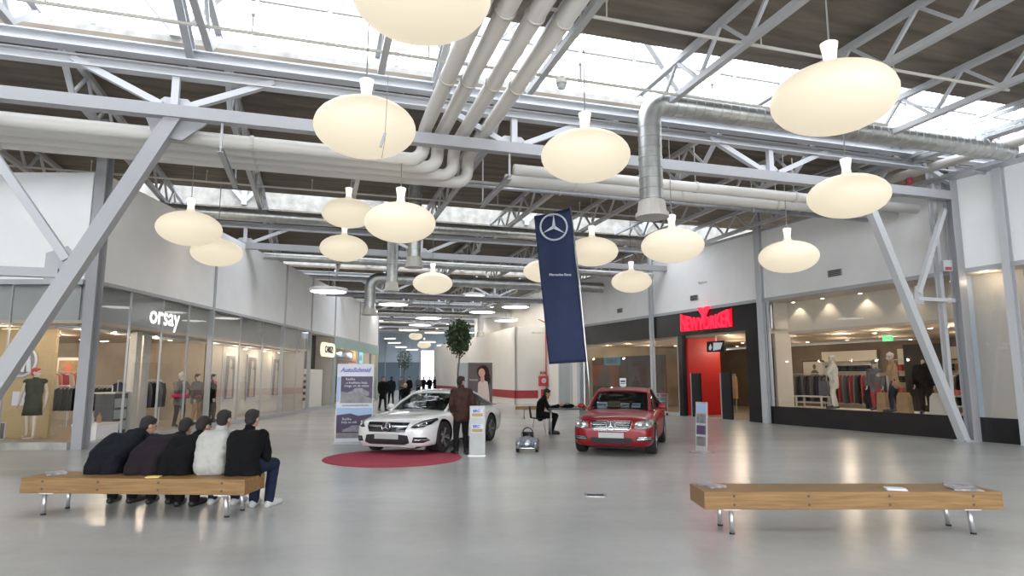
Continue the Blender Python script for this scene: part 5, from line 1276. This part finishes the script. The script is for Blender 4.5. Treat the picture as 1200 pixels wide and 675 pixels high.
COLS = ['coat_black','cloth_grey','cloth_tan','cloth_cream','cloth_red','denim','jacket_plum','cloth_green','cloth_coral','cloth_pink']
def rack(label, loc, rz, w, h, gl, n, cols, gname):
    t = thing('clothes_rack', label, 'clothes rack', loc=loc, rz=rz)
    obj('rail', MB().tube([(-w/2,0,h),(w/2,0,h)], .016, 8), 'steel_leg', t)
    for s in(-1,1):
        obj('post', MB().tube([(s*w/2,0,0),(s*w/2,0,h)], .018, 8), 'steel_leg', t); obj('foot', MB().bb((s*w/2-.02,-.24,0),(s*w/2+.02,.24,.03)), 'steel_leg', t)
    M = Matrix.Translation(loc)@Matrix.Rotation(rz,4,'Z'); pr = {}
    for i in range(n):
        x = -w/2+.08+(w-.16)*i/(n-1); c = cols[i % len(cols)]
        p = M@Vector((x,0,h-gl-.06))
        if c not in pr:
            m = MB(); m.prism([(-.10,0),(.10,0),(.1,0),(.1,gl)][:0] or [(-.22,0),(.22,0),(.24,gl*.6),(.20,gl*.93),(.05,gl),(-.05,gl),(-.20,gl*.93),(-.24,gl*.6)], -.022, .022)
            m.xf(Matrix.Rotation(PI/2+.12,4,'Z'))
            o = thing('hanging_garment', label.split(' rack')[0].split(',')[0]+' garment hanging on its rail', 'clothes', loc=p, rz=rz, group=gname)
            o['label'] = GL[c]+' garment hanging on the '+gname.replace('garments on the ','')
            o['group'] = GL[c]+' '+gname
            obj('fabric', m, c, o); obj('hanger', MB().tube([(0,-.16,gl*.95),(0,0,gl+.03),(0,.16,gl*.95)], .006, 5).tube([(0,0,gl+.03),(0,0,gl+.08)], .005, 5), 'steel_leg', o); pr[c] = o
        else: dup(pr[c], p, rz+random.uniform(-.15,.15))
GL = dict(coat_black='black', cloth_grey='grey', cloth_tan='tan', cloth_cream='cream', cloth_red='dark red', denim='denim blue', jacket_plum='plum', cloth_green='dark green', cloth_coral='coral', cloth_pink='pink')
rack('clothes rack of black garments beside the green dress mannequin in the left shop', (-11.95,18.1,.09), R(5), 1.5, 1.35, .62, 13, ['coat_black'], 'garments on the rack beside the green dress mannequin')
rack('low clothes rack seen behind the front left glass near the corner column', (-11.6,20.2,.09), R(80), 1.8, 1.5, .8, 12, ['denim','cloth_grey','coat_black'], 'garments on the rack near the corner column')
rack('clothes rack of bright garments behind the orsay sign window', Lw(19.6,3.4,.09), R(70), 1.6, 1.75, .75, 10, ['cloth_coral','cloth_red','cloth_cream'], 'garments on the rack behind the orsay window')
rack('clothes rack of grey garments deep in the left shop', Lw(20.4,4.6,.09), R(75), 1.8, 1.6, .9, 10, ['cloth_grey','cloth_tan','coat_black'], 'garments on the rack deep in the left shop')
for i,(s_,q,cs,lab) in enumerate(((2.2,3.6,['coat_black','cloth_grey'],'behind the leather jacket mannequin'),(4.6,4.2,['cloth_tan','cloth_cream','coat_black'],'behind the tan coat mannequin'),
        (7.4,3.4,['jacket_plum','cloth_red','cloth_grey'],'left of the white mannequin'),(10.3,4.0,['coat_black','denim','cloth_grey'],'inside the entrance with the red sign'),
        (1.2,6.6,['coat_black','cloth_tan'],'at the back right of the right shop'),(14.6,3.0,['cloth_tan','coat_black','cloth_cream'],'behind the narrow window left of the entrance'),(17.4,4.6,['cloth_cream','coat_black'],'behind the dark curtained window'),(3.4,5.6,['coat_black','jacket_plum','cloth_tan'],'further back behind the tan coat mannequin'),(6.2,6.4,['coat_black','cloth_grey','cloth_red'],'far back behind the white mannequin'),(8.8,5.6,['cloth_cream','coat_black'],'deep behind the left end of the right window'))):
    rack('clothes rack of mixed garments '+lab, W(s_,q,.02), WR+R(6*(i%3)-6), 2.0, 1.8, 1.05, 13, cs, 'garments on the rack '+lab)
# wall shelving with folded clothes deep in the right shop
def wallshelf(label, loc, rz, w, cols, h=2.9):
    t = thing('wall_shelf_unit', label, 'shelf', loc=loc, rz=rz)
    obj('back_board', MB().bb((-w/2,0,0),(w/2,.04,h)), 'cloth_cream', t)
    for z in (.4,.9,1.4,1.9,2.4): obj('shelf', MB().bb((-w/2,-.35,z),(w/2,0,z+.03)), 'shop_ceiling_pale', t)
    st = []
    M = Matrix.Translation(loc)@Matrix.Rotation(rz,4,'Z'); pr = {}
    n = int(w/.42)
    for z in (.43,.93,1.43,1.93):
        for i in range(n):
            c = random.choice(cols); p = M@Vector((-w/2+.22+i*.42,-.18,z))
            if c not in pr:
                m = MB()
                for q in range(5): m.box((random.uniform(-.01,.01),0,.03+q*.055),(.3,.26,.045))
                o = obj('folded_clothes', m, c, loc=p, rz=rz); bevel(o,.012); tag(o, GL[c]+' folded clothes on the shelf '+label.split('folded clothes ')[1], 'folded clothes', GL[c]+' folded stacks, '+label); pr[c] = o
            else: dup(pr[c], p, rz+random.uniform(-.1,.1))
wallshelf('pale wall shelf with folded clothes behind the tan coat mannequin', W(3.6,8.8,.02), WR, 3.4, ['cloth_cream','cloth_grey','cloth_red','cloth_tan'])
wallshelf('wall shelf with folded clothes deep behind the white mannequin', W(8.2,8.8,.02), WR, 3.0, ['cloth_tan','coat_black','cloth_red'])
wallshelf('wall shelf with folded clothes at the back of the entrance', W(12.2,8.8,.02), WR, 3.0, ['cloth_cream','denim','coat_black'])
wallshelf('wall shelf with folded clothes at the back of the left shop', Lw(17.6,9.6,.09), LR, 2.6, ['cloth_coral','cloth_cream','cloth_grey'])
for s_,q,w_,lab,c in ((5.0,7.2,1.5,'pale lit picture panel deep behind the tan coat mannequin','cloth_cream'),(7.9,7.4,1.0,'tan lit picture panel deep behind the white mannequin','cloth_tan'),(2.2,6.9,1.6,'cream lit picture panel deep behind the leather jacket mannequin','poster_pale'),(12.3,6.6,1.2,'cream lit picture panel at the back of the entrance','cloth_cream'),(15.0,6.0,1.0,'pale lit picture panel behind the narrow window','poster_pale')):
    t = thing('picture_panel', lab, 'panel', loc=W(s_,q,1.3), rz=WR)
    obj('frame', MB().bb((-w_/2,-.04,0),(w_/2,0,1.15)), 'black_matte', t); pn = obj('picture', MB().bb((-w_/2+.06,-.05,.06),(w_/2-.06,-.04,1.09)), c, t)
    obj('pictured_person', MB().ell((.1,-.056,.86),(.09,.006,.12),12,8).prism([(-.15,.08),(.38,.08),(.3,.62),(.16,.72),(0,.70),(-.1,.6)], -.06,-.052), 'shop_wall_dark', pn)
    obj('post', MB().bb((-w_/2,-.02,-1.28),(-w_/2+.04,.02,0)), 'black_matte', t); obj('post', MB().bb((w_/2-.04,-.02,-1.28),(w_/2,.02,0)), 'black_matte', t)
# small display pieces
def display_table(label, loc, rz, w=.9, d=.5, h=.6, mat='shop_ceiling_pale'):
    t = thing('display_table', label, 'table', loc=loc, rz=rz)
    obj('tabletop', MB().bb((-w/2,-d/2,h-.04),(w/2,d/2,h)), mat, t); obj('lower_shelf', MB().bb((-w/2+.04,-d/2+.04,h*.4),(w/2-.04,d/2-.04,h*.4+.03)), mat, t)
    for x in(-1,1):
        for y in(-1,1): obj('leg', MB().bb((x*(w/2-.05)-.025,y*(d/2-.05)-.025,0),(x*(w/2-.05)+.025,y*(d/2-.05)+.025,h-.04)), mat, t)
display_table('cream display table beside the leather jacket mannequin', W(2.4,1.2,.6), WR, 1.1,.6,.55)
display_table('low cream display table by the white mannequin', W(7.4,.9,.6), WR, 1.2,.5,.42)
display_table('cream display table just inside the entrance', W(10.6,2.4,.02), WR, 1.0,.6,.8)
for s_,q,lab,c,w,h in ((3.75,.6,'cream paper bag standing between tan and black mannequins','cloth_tan',.42,.62),(4.75,1.0,'tan paper bag standing left of the tan coat mannequin','cloth_tan',.35,.6),(2.75,.75,'large cream bag beside the leather jacket mannequin','cloth_cream',.6,.62),(7.1,1.2,'small grey shop card standing by the white mannequin','cloth_grey',.4,.5)):
    t = thing('shopping_bag', lab, 'bag', loc=W(s_,q,.6 if 'card' not in lab else 1.05), rz=WR)
    obj('body', MB().prism([(-w/2,0),(w/2,0),(w*.42,h*.8),(w*.25,h),(-w*.25,h),(-w*.42,h*.8)], -.1, .1), c, t); obj('handle', MB().tube([(-w*.15,0,h),(-w*.1,0,h+.1),(w*.1,0,h+.1),(w*.15,0,h)], .01, 6), 'cloth_tan', t)
for s_,lab in ((2.0,'stack of dark folded shirts on the display table, nearest the column'),(2.5,'stack of folded red shirts on the cream display table'),):
    o = tag(obj('folded_shirts', MB().box((0,0,.03),(.32,.28,.05)).box((.01,0,.08),(.31,.28,.045)).box((0,0,.13),(.32,.27,.045)), 'coat_black' if s_ < 2.2 else 'cloth_coral', loc=W(s_+.1,1.2,1.152), rz=WR), lab, 'folded clothes')
# left shop pieces
t = thing('wall_emblem', 'white ring emblem with pale figures on the golden wall', 'emblem', loc=(-13.0,17.05,2.1))
obj('ring', MB().tube([(.40*math.cos(q*PI/20),0,.40*math.sin(q*PI/20)) for q in range(41)], .03, 8, cap=False), 'banner_white', t)
obj('disc', MB().tube([(0,.01,0),(0,.03,0)], .38, 32), 'grey_print', t)
for x in(-.2,-.06,.08,.2): obj('silhouette', MB().ell((x,-.01,.12),(.05,.01,.07),10,6).prism([(x-.09,-.28),(x+.09,-.28),(x+.05,.06),(x-.05,.06)], -.01,0), 'banner_white', t)
def placard(nm, label, loc, rz, w, h, mat, fr='banner_white', inner=None):
    t = thing(nm, label, 'sign' if nm != 'framed_poster' else 'poster', loc=loc, rz=rz)
    obj('board', MB().bb((-w/2,-.02,0),(w/2,0,h)), fr, t); obj('picture', MB().bb((-w*.42,-.026,h*.06),(w*.42,-.02,h*.94)), mat, t)
    if inner: obj('pictured_person', MB().ell((0,-.03,h*.78),(w*.14,.004,h*.09),12,8).prism([(-w*.22,h*.08),(w*.25,h*.08),(w*.2,h*.66),(-w*.12,h*.70)], -.034,-.028), inner, t)
    return t
placard('placard', 'white card sign on the golden wall left of the green dress', (-12.75,16.9,.95), 0, .5,.36,'banner_white')
placard('framed_poster', 'small framed picture on the window floor at far left', (-12.55,16.0,.17), R(-6), .34,.42,'shop_wall_dark','grey_steel','cloth_grey')
for x,lab in ((-12.4,'left'),(-11.6,'right')):
    placard('framed_poster', 'tall fashion poster at the back of the left shop, %s of the pair' % lab, (x*1.22,20.6,.8), 0, .75,1.5,'cloth_tan','cream_wall','cloth_cream' if lab=='left' else 'cloth_coral')
for y,lab in ((26.1,'nearest'),(28.3,'middle'),(31.2,'farthest')):
    placard('framed_poster', 'tall pale framed fashion poster in the left window, %s of three' % lab, Lw(y,1.27,.7), LR, 1.0,1.95,'print_grey','banner_white','cloth_cream')
t = thing('stair_cabinet', 'small dark cabinet with three drawers inside the corner of the left shop', 'cabinet', loc=Lw(17.6,.7,.09), rz=LR)
obj('body', MB().bb((-.3,-.25,0),(.3,.25,1.15)), 'dark_grey', t); obj('top', MB().bb((-.33,-.28,1.15),(.33,.28,1.19)), 'cream_panel', t)
for z in (.3,.6,.9): obj('drawer', MB().bb((-.27,-.27,z-.12),(.27,-.25,z+.12)), 'grey_panel', t)
t = thing('display_plinth', 'low white plinth on the shop floor by the corner column', 'plinth', loc=Lw(16.8,.55,.09), rz=LR)
obj('body', MB().bb((-.45,-.3,0),(.45,.3,.38)), 'plaster', t); obj('top', MB().bb((-.48,-.33,.38),(.48,.33,.42)), 'cream_wall', t)
for x,c,lab in ((-.2,'cloth_cream','cream bottle on the low white plinth'),(.1,'cloth_tan','tan bottle on the low white plinth')):
    p = Lw(16.8+x,.55,.51); tag(obj('bottle', MB().lathe([(.05,0),(.055,.02),(.055,.14),(.02,.2),(.02,.26),(0,.26)], (0,0,0), 14), c, loc=p), lab, 'bottle')
# kiosk and teal shop contents
for i,(z) in enumerate((.5,.8,1.1,1.4,1.7)):
    tag(obj('basket', MB().lathe([(.0,0),(.14,0),(.17,.14),(.15,.14),(.12,.02),(0,.02)], (0,0,0), 14), 'bench_wood', loc=Lw(33.0,.4,z)), 'small brown round basket on the left edge of the kiosk panel, %s from the floor' % ['first','second','third','fourth','fifth'][i], 'basket')
for y,c,lab,w in ((39,'cloth_coral','coral advertising panel, nearest in the teal framed shop',3.4),(42.6,'cloth_red','red advertising panel, middle of the teal framed shop',2.0),(45.6,'orange_sign','orange lit panel at the far end of the teal framed shop',3.2)):
    placard('advertising_panel', lab, Lw(y,1.1,.8), LR, w,2.0,c,'dark_grey','poster_pale')
t = thing('kiosk_screen', 'dark blue lit strip of menu boards above the teal shop counter', 'screen', loc=Lw(41,.8,2.9), rz=LR); obj('case', MB().bb((-3,-.05,0),(3,.05,.4)), 'dark_grey', t); obj('picture', MB().bb((-2.8,-.06,.05),(2.8,-.05,.35)), 'blue_print', t)
# shopping trolley by the entrance
t = thing('shopping_trolley', 'wire shopping trolley behind the red car near the narrow window', 'trolley', loc=W(14.4,-.7,0), rz=WR)
m = MB(); 
for z,dx in((.45,.28),(.62,.32),(.80,.36),(.95,.40)):
    P = [(-dx,-.25,z),(dx,-.25,z),(dx,.25,z),(-dx,.25,z),(-dx,-.25,z)]; m.tube(P, .009, 5)
for q in range(9):
    a = -.28+.07*q; b = -.40+.1*q
    for y in(-.25,.25): m.tube([(a,y,.45),(b,y,.95)], .005, 4)
obj('basket', m, 'steel_leg', t); obj('frame', MB().tube([(-.45,-.22,.1),(.4,-.22,.14),(.42,-.22,.5),(.5,-.22,1.0),(.5,.22,1.0),(.42,.22,.5),(.4,.22,.14),(-.45,.22,.1)], .014, 6), 'steel_leg', t)
obj('handle', MB().tube([(.5,-.24,1.0),(.5,.24,1.0)], .022, 8), 'valve_red', t)
for x in(-.42,.38):
    for y in(-.22,.22): obj('wheel', MB().tube([(x,y-.015,.06),(x,y+.015,.06)], .06, 14), 'rubber', t)

# ---------------------------------------------------------------- trees
def tree(label, loc, h, cr, ch, n, seed):
    rnd = random.Random(seed); t = thing('indoor_tree', label, 'tree', loc=loc)
    m = MB(); pts = [Vector((.04*math.sin(i*1.3),.03*math.cos(i),h*i/8*.85)) for i in range(9)]
    m.tube(pts, .05, 8, rf=lambda i: .055-.004*i)
    for i in range(9):
        a = i*2.4; z = h-ch+ch*.1*i; m.tube([(0,0,z-.2),(cr*.6*math.cos(a),cr*.6*math.sin(a),z+.25)], .016, 5)
    obj('trunk', m, 'bark', t, True)
    f = MB()
    for i in range(n):
        while True:
            q = Vector((rnd.uniform(-1,1),rnd.uniform(-1,1),rnd.uniform(-1,1)))
            if .35 < q.length < 1: break
        p = Vector((q.x*cr,q.y*cr,h-ch/2+q.z*ch/2)); p += Vector((rnd.gauss(0,.05),rnd.gauss(0,.05),rnd.gauss(0,.06)))
        Rm = Euler((rnd.uniform(0,6),rnd.uniform(0,6),rnd.uniform(0,6))).to_matrix(); L = rnd.uniform(.09,.16); w = L*.42
        f.add([p+Rm@Vector(v) for v in ((0,0,0),(w,L*.4,.02),(0,L,0),(-w,L*.4,.02))], [(0,1,2),(0,2,3)])
    obj('foliage', f, 'leaf', t)
    obj('pot', MB().lathe([(.26,0),(.34,.5),(.38,.52),(.38,.58),(.33,.58),(.3,.5),(0,.5)], (0,0,0), 24), 'terracotta', t)
    return t
p = atz(537,484,0); tree('tall indoor tree with a bushy crown on a thin trunk behind the white car', p, 4.45, .58, 1.75, 1500, 5)
p = atz(473,462,0); tree('small distant indoor tree in the far arcade above the walkers', p, 4.4, .8, 1.9, 500, 9)

# ---------------------------------------------------------------- light
w = bpy.data.worlds.new('sky'); SC.world = w; w.use_nodes = True
nt = w.node_tree; bg = nt.nodes['Background']
tc = nt.nodes.new('ShaderNodeTexCoord'); n = nt.nodes.new('ShaderNodeTexNoise'); n.inputs['Scale'].default_value = 2.2
r = nt.nodes.new('ShaderNodeValToRGB'); r.color_ramp.elements[0].color = (.86,.93,1,1); r.color_ramp.elements[1].color = (1,1,1,1)
nt.links.new(tc.outputs['Generated'], n.inputs['Vector']); nt.links.new(n.outputs['Fac'], r.inputs[0]); nt.links.new(r.outputs[0], bg.inputs['Color'])
bg.inputs['Strength'].default_value = 6.3

# origins of the remaining single pieces and of the wall-frame groups
for o in list(COL.objects):
    if o.parent is None and o.get('kind') != 'structure':
        if o.type == 'MESH' and o.data.users == 1 and o.name.split('.')[0] in ('round_mat','cable_ladder'): settle_mesh(o)
        if o.type == 'EMPTY' and o.name.split('.')[0] in ('cable_tray','valve_pipe'): settle(o)

cam = bpy.data.cameras.new('camera'); co = bpy.data.objects.new('camera', cam); COL.objects.link(co)
cam.sensor_width = 36; cam.lens = 36*FPX/1200; cam.clip_end = 400
co.location = (0,0,EYE); co.rotation_euler = (PI/2+PITCH, 0, 0); SC.camera = co
SC.view_settings.view_transform = 'Standard'; SC.view_settings.look = 'None'; SC.view_settings.exposure = 0.0; SC.view_settings.gamma = 1
SC.view_settings.use_curve_mapping = False
SC.cycles.use_denoising = True; SC.cycles.max_bounces = 9; SC.cycles.diffuse_bounces = 5; SC.cycles.glossy_bounces = 4; SC.cycles.transparent_max_bounces = 24
SC.cycles.sample_clamp_indirect = 6; SC.cycles.caustics_reflective = False; SC.cycles.caustics_refractive = False
